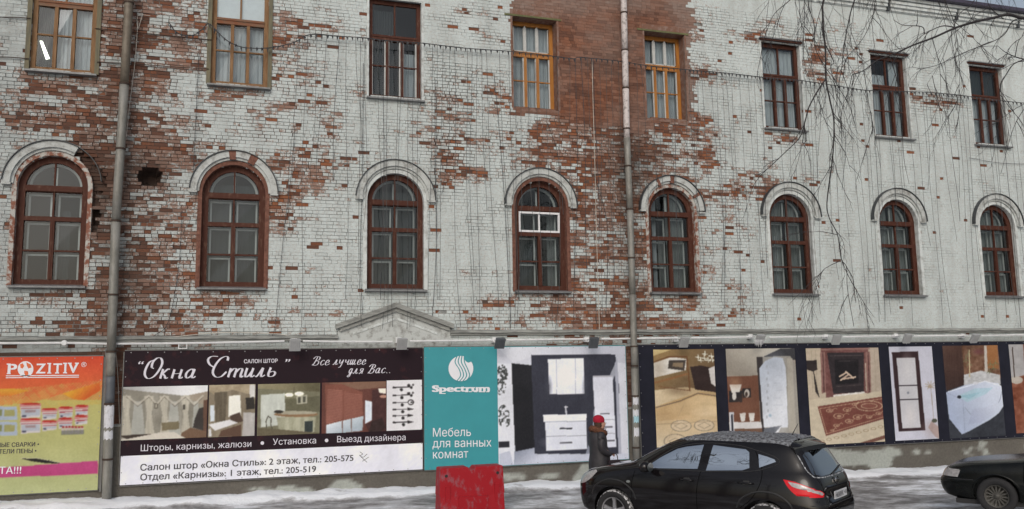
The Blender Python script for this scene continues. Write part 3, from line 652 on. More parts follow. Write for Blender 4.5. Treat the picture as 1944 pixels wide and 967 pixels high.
# ---- ledge over the signs, pediment, eaves
def ledge(x0_, x1_, zt, name='ledge'):
    prof = [(0, zt+.035), (-.10, zt), (-.105, zt-.035), (-.06, zt-.05), (-.055, zt-.09), (0.0, zt-.10)]
    mb = MB(); n = max(2, int((x1_-x0_)/.5)); V = []
    for i in range(n+1):
        x = x0_+(x1_-x0_)*i/n; d = .008*math.sin(i*2.3)
        V += [(x, D0+y, z+d+.004*random.random()) for y, z in prof]
    m_ = len(prof); mb.add(V, [(i*m_+k, i*m_+k+1, (i+1)*m_+k+1, (i+1)*m_+k) for i in range(n) for k in range(m_-1)]+[tuple(range(m_)), tuple(n*m_+k for k in range(m_))])
    bpart(mb.obj(name, M['ledge']))
ledge(-8, 1.95, .70); ledge(4.43, 27.5, .80)
mb = MB(); mb.add([(1.95, D0-.03, .43), (4.45, D0-.03, .43), (4.45, D0-.03, .84), (3.2, D0-.03, 1.30), (1.95, D0-.03, .84), (1.95, D0+.02, .43), (4.45, D0+.02, .43), (4.45, D0+.02, .84), (3.2, D0+.02, 1.30), (1.95, D0+.02, .84)],
    [(0, 1, 2, 3, 4), (2, 7, 8, 3), (3, 8, 9, 4), (0, 5, 9, 4), (1, 6, 7, 2)])
ped = bpart(mb.obj('pediment', M['hood']))
for s in (-1, 1):
    for (o0, o1, y_, k) in ((.0, .10, -.14, 1.0), (-.085, -.002, -.085, .93), (-.25, -.20, -.045, .72)):
        a = (3.2, 1.33+o0*1.05); b = (3.2+s*1.30*k, 1.33-.47*k+o0*1.05)
        t = (o1-o0)*1.05
        link('raking_moulding', MB().prism([(a[0], a[1]), (b[0], b[1]), (b[0], b[1]+t), (a[0], a[1]+t)], D0+y_, D0-.028).mesh('raking_moulding', M['ledge'] if k > .8 else M['plaster']), ped)
# eaves: moulding lengths between gaps, drip board, roof
gaps = [17.20, 19.62, 21.93, 24.3]; xs = [-8, -5, -2.6, -.2, 2.3, 4.8, 7.3, 9.8, 12.3, 14.78]+gaps+[27.5]
for a, b in zip(xs[:-1], xs[1:]):
    mb = MB()
    for y0_, z0_, z1_ in ((-.06, 9.82, 9.90), (-.12, 9.905, 9.99), (-.16, 9.995, 10.07)): mb.box(a+.05, b-.05, D0+y0_, D0+.02, z0_, z1_)
    bpart(mb.obj('eaves_moulding', M['plaster']))
bpart(MB().box(-8, 27.5, D0-.03, D0+.05, 9.80, 10.10).obj('frieze_band', M['plaster']))
bpart(MB().box(-8, 27.5, D0-.19, D0+.05, 10.105, 10.19).obj('eaves_board', M['plaster']))
for g in gaps: bpart(MB().box(g-.045, g+.045, D0-.10, D0-.031, 9.80, 10.07).obj('gap_block', M['flash']))
rf = bpart(MB().add([(-8.2, D0-.34, 10.20), (27.7, D0-.34, 10.20), (27.7, D0-.34, 10.30), (-8.2, D0-.34, 10.30), (-8.2, D0+6, 12.4), (27.7, D0+6, 12.4), (-8.2, D0+6, 10.2), (27.7, D0+6, 10.2)],
    [(0, 1, 2, 3), (3, 2, 5, 4), (0, 6, 7, 1), (0, 3, 4, 6), (1, 7, 5, 2), (4, 5, 7, 6)]).obj('roof', M['roofdark']))
bpart(MB().box(-8, 27.5, D0+1.71, D0+6, -2.9, 10.19).obj('rear_block', M['mortar']))

# ------------------------------------------------------------------ signs
W_ALB = 1.45
class Print:
    """paints a flat print: grid of points in the sign's plane, colours set by shapes measured on the photograph"""
    def __init__(s, x0, x1, z0, z1, Y, base, step=.011):
        s.nx = max(4, int((x1-x0)/step)); s.nz = max(4, int((z1-z0)/step)); s.Y = Y
        X, Z = np.meshgrid(np.linspace(x0, x1, s.nx), np.linspace(z0, z1, s.nz))
        s.P = np.stack([X.ravel(), np.full(X.size, Y), Z.ravel()], -1); s.x, s.y = proj(s.P)
        s.c = np.tile(np.array(base, float), (len(s.P), 1))
    sat = .80; gain = .96; low = .10
    def mask(s, m, col, a=1.0):
        c = col(s.x[m], s.y[m]) if callable(col) else np.array(col, float); a_ = a[m][:, None] if hasattr(a, 'shape') and a.shape else a
        s.c[m] = s.c[m]*(1-a_)+c*a_; return s
    def poly(s, P, col, a=1.0): return s.mask(inpoly(s.x, s.y, P), col, a)
    def ell(s, cx, cy, rx, ry, col, a=1.0, soft=0, tilt=0):
        dx = s.x-cx; dy = s.y-cy-(dx*tilt); d = np.sqrt((dx/rx)**2+(dy/ry)**2)
        if soft: al = np.clip((1-d)/soft, 0, 1)*a; m = al > 0; s.c[m] = s.c[m]*(1-al[m][:, None])+np.array(col, float)*al[m][:, None]; return s
        return s.mask(d < 1, col, a)
    def line(s, pts, w_, col, a=1.0):
        m = np.zeros(len(s.x), bool)
        for (x1, y1), (x2, y2) in zip(pts[:-1], pts[1:]):
            L = (x2-x1)**2+(y2-y1)**2+1e-9; t = np.clip(((s.x-x1)*(x2-x1)+(s.y-y1)*(y2-y1))/L, 0, 1)
            m |= (s.x-x1-t*(x2-x1))**2+(s.y-y1-t*(y2-y1))**2 < (w_/2)**2
        return s.mask(m, col, a)
    def grad(s, P, c0, c1, x0, y0, x1, y1, a=1.0):
        def f(x, y):
            t = np.clip(((x-x0)*(x1-x0)+(y-y0)*(y1-y0))/((x1-x0)**2+(y1-y0)**2), 0, 1)[:, None]; return np.array(c0)*(1-t)+np.array(c1)*t
        return s.poly(P, f, a) if P else s.mask(np.ones(len(s.x), bool), f, a)
    def noise(s, sx, sy, amp, P=None):
        n = (fbm(s.x/sx, s.y/sy, 4)-.5)*2*amp; 
        if P: n = n*inpoly(s.x, s.y, P)
        s.c += n[:, None]; return s
    def done(s, parent, loc0, name='printed_picture', **k):
        g = s.c.reshape(s.nz, s.nx, 3); q = np.pad(g, ((1, 1), (1, 1), (0, 0)), mode='edge')
        g = (q[:-2, 1:-1]+q[2:, 1:-1]+q[1:-1, :-2]+q[1:-1, 2:]+2*q[1:-1, 1:-1]+.5*(q[:-2, :-2]+q[2:, 2:]+q[:-2, 2:]+q[2:, :-2]))/8
        m_ = g.mean(-1, keepdims=True); g = m_+(g-m_)*s.sat; s.c = g.reshape(-1, 3)*(s.gain+s.low*(fbm(s.x/46, s.y/50, 2)-.5)+.05*(fbm(s.x/13, s.y/15, 3)-.5))[:, None]+(11*(fbm(s.x/1.9, s.y/2.4, 2)-.5))[:, None]
        c = np.clip(lin(np.clip(s.c, 0, 255))*W_ALB, 0, .92)
        o = link(name, fastmesh(name, s.P-np.array(loc0), gridfaces(s.nx, s.nz), M['print'], c), parent, **k); return o
def textmesh(body, m, shear=0, bold=0, space=1.0):
    cu = bpy.data.curves.new('lettering', 'FONT'); cu.body = body; cu.size = 1; cu.space_character = space
    o = bpy.data.objects.new('lettering', cu); COL.objects.link(o); vl = bpy.context.view_layer; vl.update()
    for q in vl.objects.selected: q.select_set(False)
    vl.objects.active = o; o.select_set(True); bpy.ops.object.convert(target='CURVE'); o = vl.objects.active
    loops = []
    for sp_ in o.data.splines:
        P_ = sp_.bezier_points; pts = []
        for i in range(len(P_)):
            p0, p3 = P_[i], P_[(i+1) % len(P_)]; a_, b_, c_, d_ = [np.array(q[:2]) for q in (p0.co, p0.handle_right, p3.handle_left, p3.co)]
            straight = abs((d_-a_)[0]*(b_-a_)[1]-(d_-a_)[1]*(b_-a_)[0])+abs((d_-a_)[0]*(c_-a_)[1]-(d_-a_)[1]*(c_-a_)[0]) < 1e-5
            for t in ([0] if straight else (0, .25, .5, .75)):
                pts.append(a_*(1-t)**3+3*b_*t*(1-t)**2+3*c_*t*t*(1-t)+d_*t**3)
        loops.append(np.array(pts))
    bpy.data.objects.remove(o)
    shifts = [(0, 0)] if not bold else [(-bold, -bold*.5), (bold, -bold*.5), (-bold, bold*.5), (bold, bold*.5)]
    segs = []
    for L_ in loops:
        if len(L_) < 3: continue
        for dx, dy in shifts:
            q = L_+np.array([dx, dy])
            for i in range(len(q)): segs.append((*q[i], *q[(i+1) % len(q)]))
    S_ = np.array(segs); ys = np.unique(np.round(np.concatenate([S_[:, 1], S_[:, 3]]), 3)); V, F_ = [], []
    for y0, y1 in zip(ys[:-1], ys[1:]):
        ym = (y0+y1)/2; c = S_[(S_[:, 1] > ym) != (S_[:, 3] > ym)]
        if not len(c): continue
        k = (c[:, 2]-c[:, 0])/(c[:, 3]-c[:, 1]); f = lambda y: c[:, 0]+k*(y-c[:, 1]); xm, xa_, xb_ = f(ym), f(y0), f(y1); sg = np.where(c[:, 3] > c[:, 1], 1, -1)
        w_ = 0
        for i in np.argsort(xm):
            if w_ == 0: st = i
            w_ += sg[i]
            if w_ == 0:
                n = len(V); V += [(xa_[st]+shear*y0, y0, 0), (xa_[i]+shear*y0, y0, 0), (xb_[i]+shear*y1, y1, 0), (xb_[st]+shear*y1, y1, 0)]; F_.append((n, n+1, n+2, n+3))
    me = bpy.data.meshes.new('lettering'); me.from_pydata(V, [], F_); me.materials.append(m); return me
def text(body, m, root, p0, p1, hpx, Y, shear=0, bold=0, name='lettering', cap=.70):
    """p0, p1: photo pixels of the baseline's ends; hpx: height of the letters in pixels"""
    me = textmesh(body, m, shear, bold); n = len(me.vertices); co = np.empty(n*3); me.vertices.foreach_get('co', co); co = co.reshape(-1, 3)
    a = at(*p0, Y); b = at(*p1, Y); top = at(p0[0], p0[1]-hpx, Y)
    W = b-a; H = abs(top[2]-a[2]); w_ = co[:, 0].max()-co[:, 0].min()
    t = (co[:, 0]-co[:, 0].min())/w_; hh = co[:, 1]/cap*H
    new = a[None]+t[:, None]*W[None]; new[:, 2] += hh; new[:, 1] = Y
    new -= np.array(root.matrix_world.translation) if False else np.array(root.location)
    me.vertices.foreach_set('co', new.ravel()); me.update()
    return link(name, me, root)
def strokes(letters, m, root, Y, nib, name='lettering', thin=.3):
    """broad-nib lettering: every letter is a list of pixel polylines swept by a slanted nib"""
    for L in letters:
        mb = MB(); e = 0
        for pl in L:
            q = catmull(pl, 6)
            for i in range(len(q)-1):
                (x1, y1), (x2, y2) = q[i], q[i+1]; d = np.array([x2-x1, y2-y1]); ln = np.linalg.norm(d)+1e-6; nn = np.array([-d[1], d[0]])/ln
                wv = max(thin, nib*abs(d[1])/ln*(1 if d[1] > 0 or len(pl) > 4 else .8)); k = nn*wv/2; e += .00002
                pts = [(x1+k[0], y1+k[1]), (x2+k[0], y2+k[1]), (x2-k[0], y2-k[1]), (x1-k[0], y1-k[1])]
                mb.add([np.append(at(px, py, Y), 0)[:3]-np.array(root.location)-np.array([0, e, 0]) for px, py in pts], [(0, 1, 2, 3)])
        mb.obj(name, m, root)
def sign(name, x0, x1, z0, z1, Y, m, label, cat='banner', frame=.02):
    r = empty(name, ((x0+x1)/2, Y, z0), label=label, cat=cat)
    L = r.location
    # vinyl sheet with slack ripples along its edges
    nx, nzz = int((x1-x0)/.12)+2, 24; X, Z = np.meshgrid(np.linspace(x0, x1, nx), np.linspace(z0, z1, nzz))
    yy = np.zeros(X.shape)
    P = np.stack([X.ravel()-L.x, yy.ravel(), Z.ravel()-L.z], -1)
    link('sheet', fastmesh('sheet', P, gridfaces(nx, nzz), m, smooth=True), r)
    for a, b, c, d in ((x0, x1, z0-.02, z0+.02), (x0, x1, z1-.02, z1+.02), (x0-.02, x0+.02, z0+.02, z1-.02), (x1-.02, x1+.02, z0+.02, z1-.02)):
        MB().box(a-L.x, b-L.x, .012, .05, c-L.z, d-L.z).obj('frame_bar', M['framebar'], r)
    mb = MB()
    def ey(x, z): mb.add([(x-L.x+.011*math.cos(k), -.006, z-L.z+.011*math.sin(k)) for k in np.arange(6)*PI/3], [(0, 1, 2, 3, 4, 5)])
    for x in np.arange(x0+.12, x1-.05, .31): ey(x, z1-.035); ey(x, z0+.035)
    for z in np.arange(z0+.25, z1-.1, .31): ey(x0+.035, z); ey(x1-.035, z)
    mb.obj('eyelets', M['eyelet'], r, kind='stuff')
    return r
YB = D0-.13
def rng(a, b, c, d, Y=YB):                  # rectangle in the sign plane from pixel corners left, right, top, bottom
    return a, b, c, d
Z_T, Z_B = .435, -2.19
# --- curtain shop sign
xa, xb = xz(231, 800, YB)[0], xz(803, 780, YB)[0]
s1 = sign('curtain_shop_banner', xa, xb, Z_B, Z_T, YB, M['vinylpurple'], 'plum banner with white script lettering and four photographs of curtained rooms')
lw = Print(xa+.012, xb-.012, Z_B+.012, xz(500, 854.5, YB)[1], YB-.003, (206, 208, 222), .05); lw.done(s1, s1.location, 'white_panel')
def pic(root, px0, px1, pyt, pyb, base, step=.011):
    a = xz(px0, (pyt+pyb)/2, YB)[0]; b = xz(px1, (pyt+pyb)/2, YB)[0]; pm_ = (px0+px1)/2
    return Print(a, b, xz(pm_, pyb, YB)[1], xz(pm_, pyt, YB)[1], YB-.004, base, step)
p = pic(s1, 232, 393, 733.5, 833.5, (128, 124, 112)); p.noise(14, 40, 12)
p.grad([(225,735),(400,730),(400,745),(352,752),(225,738)], (150,150,150), (205,207,210), 225, 740, 350, 735)
p.poly([(352,752),(400,742),(400,770),(372,765)], (140,128,112))
for cx_, s in ((262, 14), (330, 13), (372, 8)):
    p.poly([(cx_-s*.5,762),(cx_+s*.5,762),(cx_+s,826),(cx_-s,826)], (152,153,146)); p.noise(3, 80, 9, [(cx_-s,762),(cx_+s,762),(cx_+s,826),(cx_-s,826)])
for cx_ in (240, 283, 312, 352):
    p.poly([(cx_-9,752),(cx_+9,752),(cx_+5,785),(cx_+10,825),(cx_-9,828),(cx_-4,788)], (165,160,145)); p.noise(2.5, 50, 16, [(cx_-10,750),(cx_+10,750),(cx_+10,828),(cx_-10,828)])
for a_, b_ in ((240,283),(283,312),(312,352),(352,385)):
    p.line([(a_, 752), ((a_+b_)/2, 768), (b_, 752)], 4, (178,172,158), .7); p.line([(a_, 754), ((a_+b_)/2, 772), (b_, 754)], 1.2, (95,88,78), .8)
p.poly([(293,766),(300,766),(300,776),(293,776)], (85,80,68)); p.poly([(295,768),(298,768),(298,774),(295,774)], (170,165,150)); p.poly([(347,768),(352,768),(352,778),(347,778)], (70,66,58))
p.poly([(307,803),(340,800),(340,815),(307,818)], (108,98,72)); p.poly([(378,775),(392,773),(392,820),(366,812),(370,795)], (50,44,42)); p.poly([(386,760),(394,759),(394,822),(386,820)], (92,62,48))
p.poly([(345,822),(362,812),(394,820),(394,834),(340,836)], (100,72,52)); p.poly([(228,834),(300,822),(330,820),(352,832),(352,838),(228,842)], (186,180,168)); p.poly([(228,828),(250,826),(290,824),(240,834)], (52,42,36))
p.noise(30, 20, 8); p.done(s1, s1.location, label='printed photograph of a pale bedroom with draped curtains')
p = pic(s1, 396, 484, 730.5, 829, (120, 108, 88)); p.noise(4, 30, 14); p.poly([(396,731),(484,729),(484,744),(470,748),(440,740),(410,752),(396,742)], (150,135,108)); p.noise(5, 6, 18, [(396,731),(484,729),(484,748),(396,748)])
p.poly([(434,752),(456,750),(458,790),(434,792)], (215,215,205)); p.poly([(399,770),(407,769),(407,800),(399,801)], (185,195,205)); p.poly([(407,745),(432,744),(428,800),(409,802)], (88,78,62)); p.noise(3, 30, 14, [(407,745),(432,744),(428,800),(409,802)])
p.poly([(474,731),(484,730),(484,755),(474,757)], (190,188,185)); p.poly([(466,756),(482,754),(484,776),(468,778)], (38,34,30)); p.poly([(436,790),(455,783),(462,800),(440,806)], (70,52,42))
p.poly([(396,806),(436,797),(452,803),(408,818)], (196,196,200)); p.poly([(396,816),(400,812),(402,829),(396,829)], (190,190,194)); p.poly([(462,783),(484,784),(484,829),(460,829)], (165,162,160)); p.noise(3, 60, 22, [(462,783),(484,784),(484,829),(460,829)]); p.poly([(420,818),(458,806),(458,829),(415,829)], (84,58,44))
p.done(s1, s1.location, label='printed photograph of a beige room with a white table')
p = pic(s1, 489, 607, 728.5, 825.5, (110, 108, 84)); p.grad([(489,729),(607,727),(607,744),(489,738)], (140,132,98), (86,80,55), 489, 730, 600, 742)
p.poly([(495,750),(541,747),(541,806),(495,812)], (178,184,176)); p.noise(3, 60, 14, [(495,750),(541,747),(541,806),(495,812)]); p.poly([(541,758),(607,752),(607,782),(541,784)], (90,88,66)); p.poly([(563,752),(583,750),(583,766),(563,768)], (160,158,138)); p.poly([(566,754),(571,754),(571,765),(566,765)], (70,70,58)); p.poly([(575,753),(580,753),(580,764),(575,764)], (70,70,58))
p.ell(549, 750, 8, 4, (232,232,205)); p.ell(568, 748, 9, 4, (236,236,212)); p.line([(558,735),(558,746)], 1, (60,50,40))
p.ell(562, 787, 42, 5, (130,98,66)); p.ell(562, 784, 40, 3.5, (150,145,125)); p.poly([(525,792),(600,792),(596,822),(530,822)], (150,150,126)); p.noise(7, 40, 30, [(525,792),(600,792),(596,822),(530,822)]); p.line([(507,822),(505,800),(509,790),(515,795),(514,806),(520,824)], 1.6, (64,58,44)); p.poly([(578,800),(594,799),(594,820),(578,822)], (40,50,50)); p.ell(529, 782, 9, 3, (40,36,30)); p.poly([(489,812),(607,822),(607,827),(489,829)], (92,84,62))
p.noise(8, 8, 8); p.done(s1, s1.location, label='printed photograph of a green toned kitchen with a round counter')
p = pic(s1, 611, 733, 725.5, 821, (92, 48, 40)); p.poly([(611,727),(733,724),(733,735),(680,740),(640,730)], (118, 84, 66)); p.poly([(648,729),(688,745),(690,792),(650,802),(619,806),(617,730)], (120,66,52))
def bl(x, y): t = (np.sin((y-.12*x)*2.1)*.5+.5)[:, None]; return np.array([98,48,38])*(1-t)+np.array([168,108,92])*t
p.poly([(622,738),(650,742),(650,796),(619,806)], bl); p.poly([(653,743),(687,750),(689,788),(653,798)], bl, .7)
p.grad([(619,807),(650,799),(690,790),(688,818),(619,826)], (190,200,210), (150,165,178), 640, 800, 650, 822); p.line([(650,800),(650,822)], 1.5, (98,60,50)); p.line([(667,796),(667,820)], 1.2, (110,84,76))
p.poly([(693,760),(706,763),(706,798),(693,805)], (196,206,220)); p.poly([(706,740),(733,738),(733,821),(700,821),(694,806),(706,800)], (66,34,34)); p.poly([(718,738),(733,738),(733,748),(720,746)], (226,220,205)); p.ell(728,753,7,3,(180,130,110)); p.poly([(706,800),(726,794),(733,812),(720,821),(700,821)], (44,26,26)); p.noise(5, 5, 10, [(690,760),(733,760),(733,821),(690,821)])
p.done(s1, s1.location, label='printed photograph of red brown slatted blinds')
p = pic(s1, 734, 801, 722, 817, (206, 206, 212)); K = (38, 34, 36)
for i, (y0_, k) in enumerate(((735, 0), (750, 1), (764, 2), (777, 3), (789, 4), (801.5, 5))):
    p.line([(747, y0_+1), (778, y0_)], 2.4 if i in (0, 5) else 1.6, K); p.ell(762+i*.8, y0_+5, 3, 3, K); p.line([(747, y0_+1), (751, y0_+1)], 3.5, K)
    if k in (0, 1): p.ell(776, y0_-3, 3, 2.5, K); p.ell(781, y0_+1, 2.6, 2.6, K); p.ell(784, y0_-4, 1.8, 1.8, K)
    elif k == 2: p.ell(780, y0_, 6, 5.5, K); p.ell(779.5, y0_, 4, 3.6, (206,206,212)); p.ell(781, y0_, 1.8, 1.8, K)
    else: p.poly([(774, y0_-3), (786, y0_), (774, y0_+3)], K)
p.done(s1, s1.location, label='printed white panel of six curtain rod ends')
def slant(x, y, w_, h, pts):               # letter-space (0..1) -> pixels, slanted
    return [(x+p_[0]*w_+p_[1]*h*.32, y-p_[1]*h) for p_ in pts]
YT = YB-.008
def LC(ch, x, y, w_, h):
    G = {'к': [[(0,1),(0,0)], [(.85,.95),(.6,1),(.1,.5)], [(.15,.5),(.5,.25),(.65,0),(.95,.1)]],
         'н': [[(0,1),(0,0)], [(0,.5),(.7,.55)], [(.7,1),(.7,.1),(.85,0),(1,.15)]],
         'а': [[(.62,.85),(.4,1),(.08,.65),(.08,.2),(.3,0),(.6,.3),(.66,.8)], [(.72,1),(.66,.2),(.8,0),(1,.2)]],
         'т': [[(0,1),(0,0)], [(0,.5),(.2,.95),(.4,.9),(.4,.5),(.4,0)], [(.4,.5),(.6,.95),(.8,.9),(.8,.3),(.86,0),(1,.15)]],
         'и': [[(0,1),(0,.3),(.12,0),(.4,.15),(.6,.6)], [(.65,1),(.62,.2),(.75,0),(1,.2)]],
         'л': [[(0,.1),(.1,0),(.3,.4),(.5,1)], [(.55,1),(.55,.2),(.7,0),(1,.2)]],
         'ь': [[(.1,1),(.05,.3),(.2,0),(.6,.05),(.75,.35),(.5,.58),(.1,.45)]]}[ch]
    return [slant(x, y, w_, h, s_) for s_ in G]
lets = [[[(292,684),(284,688),(277,700),(275,712),(281,719),(292,715),(302,703),(308,690),(306,681),(299,680),(291,687),(288,697),(292,700)]]]
lets += [LC('к', 304, 719, 15, 18), LC('н', 326, 718.5, 20, 17), LC('а', 350, 718, 20, 17)]
lets += [[[(408,699),(398,692),(395,683),(402,677),(414,677)], [(432,685),(433,679),(428,677),(418,682),(408,695),(404,708),(410,716),(420,715),(430,706)]]]
lets += [LC('т', 433, 716.5, 28, 17), LC('и', 464, 716, 18, 17), LC('л', 485, 715.5, 17, 17), LC('ь', 507, 715, 18, 17)]
strokes(lets, M['lilac'], s1, YT, 4.6, thin=1.1)
text('“', M['lilac'], s1, (262,701), (273,701), 15, YT, .3, .01); text('”', M['lilac'], s1, (541,697), (551,697), 15, YT, .3, .01)
text('САЛОН ШТОР', M['lilac'], s1, (463,690), (527,688.5), 7, YT, 0, .02)
G2 = {'с': [[(.85,.85),(.5,1),(.1,.6),(.2,.1),(.5,0),(.95,.25)]], 'е': [[(.15,.45),(.7,.6),(.65,.95),(.4,1),(.1,.6),(.15,.15),(.45,0),(1,.3)]],
 'у': [[(0,1),(.05,.4),(.3,.25),(.6,.7)], [(.7,1),(.6,.1),(.4,-.5),(.05,-.55)]], 'ч': [[(0,1),(.05,.55),(.3,.45),(.6,.7)], [(.65,1),(.6,.2),(.75,0),(1,.2)]],
 'ш': [[(0,1),(0,.2),(.12,0),(.34,.5)], [(.35,1),(.35,.2),(.47,0),(.68,.5)], [(.7,1),(.68,.2),(.8,0),(1,.2)]], 'д': [[(.6,.85),(.35,1),(.08,.5),(.3,0),(.6,.4)], [(.68,1),(.6,0),(.4,-.6),(.0,-.6),(.5,0),(.95,.25)]],
 'я': [[(.75,1),(.7,0)], [(.7,1),(.25,.95),(.2,.6),(.7,.5)], [(.5,.5),(.2,0),(0,.05)]], 'В': [[(.45,1.6),(.3,.8),(.1,.05),(-.1,.0)], [(-.15,1.25),(.2,1.7),(.8,1.6),(.8,1.1),(.35,.85)], [(.35,.85),(.85,.7),(.75,.1),(.3,-.05),(-.05,.2)]]}
def W(word, xs_, y): 
    out = []
    for ch, (a_, b_) in zip(word, xs_): out.append([slant(a_, y, b_-a_, 9.5, q_) for q_ in G2[ch]] if ch in G2 else LC(ch, a_, y, b_-a_, 9.5))
    return out
strokes(W('Все', ((593,605),(607,615),(616,625)), 693.5)+W('лучшее', ((632,641),(643,652),(654,663),(664,675),(677,685),(686,694)), 692.5), M['lilac'], s1, YT, 2.0, thin=.75)
strokes(W('для', ((661,669),(670,679),(681,689)), 709.5)+W('Вас', ((699,710),(712,721),(723,731)), 708.5)+[[[(733.5,707.5),(735,708.5)]], [[(739,707.3),(740.5,708.3)]]], M['lilac'], s1, YT, 2.0, thin=.9)
text('Шторы, карнизы, жалюзи', M['lilac'], s1, (267,857), (477,848.5), 12, YT); mb = MB(); mb.add([at(498+3.4*math.cos(a_), 841.5+3.4*math.sin(a_), YT)-np.array(s1.location) for a_ in np.linspace(0, 2*PI, 14, endpoint=False)], [tuple(range(14))]); mb.obj('bullet_dot', M['lilac'], s1)
text('Установка', M['lilac'], s1, (518,845), (600,842), 11.5, YT); mb = MB(); mb.add([at(620+3.4*math.cos(a_), 836.5+3.4*math.sin(a_), YT)-np.array(s1.location) for a_ in np.linspace(0, 2*PI, 14, endpoint=False)], [tuple(range(14))]); mb.obj('bullet_dot', M['lilac'], s1); text('Выезд дизайнера', M['lilac'], s1, (640,840), (770,836), 11.5, YT)
text('Салон штор «Окна Стиль»: 2 этаж, тел.: 205-575', M['ink'], s1, (266,894), (671,875), 12, YT, 0, .015)
text('Отдел «Карнизы»: 1 этаж, тел.: 205-519', M['ink'], s1, (266,912.5), (600,896), 12, YT, 0, .015)
strokes([[[(683,858),(688,862),(684,866),(690,868),(697,862)], [(682,864),(690,872),(697,878)], [(688,876),(694,872),(700,868)]]], M['ink'], s1, YT, 1.3, 'flourish', .8)
# --- bathroom furniture sign
xa2, xm2, xb2 = xz(805.5, 780, YB)[0], xz(945, 770, YB)[0], xz(1191, 770, YB)[0]
s2 = sign('bathroom_furniture_banner', xa2, xb2, Z_B-.01, Z_T+.015, YB, M['vinylteal'], 'teal banner with a white emblem beside a large picture of a white bathroom vanity')
p = Print(xm2, xb2-.01, Z_B, Z_T, YB-.004, (186, 190, 204), .012)
p.grad([(940,655),(1190,655),(1190,690),(1012,676),(975,690)], (196,200,212), (170,174,190), 1000, 655, 1150, 690); p.poly([(943,690),(972,690),(977,820),(976,886),(947,888)], (200,204,216))
p.poly([(971,690),(1012,694),(1016,850),(978,858)], (24,25,32)); p.grad([(976,858),(1016,850),(1125,852),(1195,862),(1195,885),(976,885)], (120,128,150), (176,182,200), 990, 850, 1010, 880)
p.poly([(1008,674),(1168,673),(1175,730),(1178,862),(1015,862)], (44,46,60)); p.poly([(1167,690),(1172,680),(1180,862),(1174,862)], (150,154,172))
p.grad([(1125,815),(1127,780),(1168,690),(1168,712),(1140,780),(1140,862),(1112,862)], (120,125,142), (140,145,160), 1120, 860, 1168, 690)
p.grad([(1040,682),(1108,680),(1110,748),(1043,749)], (206,210,224), (206,210,224), 1040, 700, 1100, 700); p.ell(1041, 735, 9, 26, (60,62,76), .8, 1); p.ell(1111, 735, 7, 30, (60,62,76), .7, 1); p.line([(1056,681),(1057,748)], .9, (140,142,155)); p.line([(1092,681),(1093,748)], .9, (140,142,155))
p.poly([(1031,788),(1114,786),(1113,800),(1032,802)], (214,218,230)); p.poly([(1035,802),(1113,800),(1115,853),(1037,857)], (200,205,220)); p.line([(1036,829),(1114,827)], 1, (120,122,138)); p.line([(1032,801.5),(1114,799.5)], 1, (130,134,150))
for y0_ in (814, 841): p.line([(1064,y0_),(1085,y0_-.5)], 3, (50,50,60)); 
p.line([(1075,786),(1074,772)], 3, (170,172,184)); p.line([(1072,773),(1077,773)], 2, (190,190,200))
p.poly([(1125,715),(1163,714),(1170,849),(1133,851)], (196,200,216)); p.poly([(1125,714),(1163,713),(1163,716),(1125,717)], (160,160,174)); p.line([(1129,798),(1167,797)], 1, (130,132,148)); p.line([(1131,824),(1169,823)], 1, (130,132,148)); 
for x_, y_ in ((1140,786),(1146,811),(1150,837)): p.line([(x_,y_),(x_+16,y_-.4)], 2.6, (84,84,96))
for cx_, cy_, r_ in ((953,712,15),(950,735,12),(956,786,13),(958,800,9)):
    n_ = fbm(p.x/3.2, p.y/3.2, 3); m_ = (((p.x-cx_)/11)**2+((p.y-cy_)/(r_*1.3))**2 < 1) & (n_ > .52) & (p.x < 968); p.mask(m_, (56,60,60))
p.poly([(947,839),(967,838),(967,849),(947,850)], (34,34,44)); p.poly([(948,862),(968,856),(976,888),(948,890)], (170,176,196)); p.ell(1075, 715, 24, 22, (222,224,236), .6, 1); p.ell(1140, 760, 14, 34, (214,216,228), .5, 1); p.ell(1060, 840, 40, 14, (186,190,206), .4, 1); p.ell(1090, 880, 70, 8, (150,156,176), .5, 1); p.noise(40, 30, 5)
p.done(s2, s2.location, label='printed picture of a white vanity, mirror and tall cabinet on a dark wall')
# emblem: a disc cut by wave lines
e2 = MB(); cx_, cy_, rr = 875, 700, 24
def disc(n=40): return [(cx_+rr*.98*math.cos(a), cy_+rr*math.sin(a)) for a in np.linspace(0, 2*PI, n, endpoint=False)]
V = [at(x, y, YT)-np.array(s2.location) for x, y in disc()]; e2.add(V, [tuple(range(len(V)))]); e2.obj('emblem_disc', M['white'], s2)
mb = MB(); mb.add([at(a_, b_, YT-.004)-np.array(s2.location) for a_, b_ in ((882,674),(881,680),(884,686),(889,689),(894,687),(898,681),(900,674),(890,672))], [tuple(range(8))]); mb.obj('emblem_notch', M['vinylteal'], s2)
for k in range(4): strokes([[[(868+k*4.5,676),(864+k*6,688),(872+k*5.4,702),(874+k*5.8,714),(866+k*6,725)]]], M['vinylteal'], s2, YT-.002-.0006*k, 2.0, 'emblem_wave', 1.3)
text('Spectrum', M['white'], s2, (820,744), (930,743), 12, YT, 0, .045)
mb = MB(); q = 0
for xx, yy in ((839,747.6),(843,747.6),(886,744.2),(889,736.5),(893,744.2),(899,736.5),(903,744.2),(912,744.2),(918,744.2),(926,744.2),(831,736.5),(908,736.5)):
    q += 1; c_ = [(xx-3, yy-1), (xx+3, yy-1), (xx+3, yy+.6), (xx-3, yy+.6)]; mb.add([at(a_, b_, YT-.002-.0001*q)-np.array(s2.location) for a_, b_ in c_], [(0, 1, 2, 3)])
mb.obj('letter_serifs', M['white'], s2, kind='stuff')
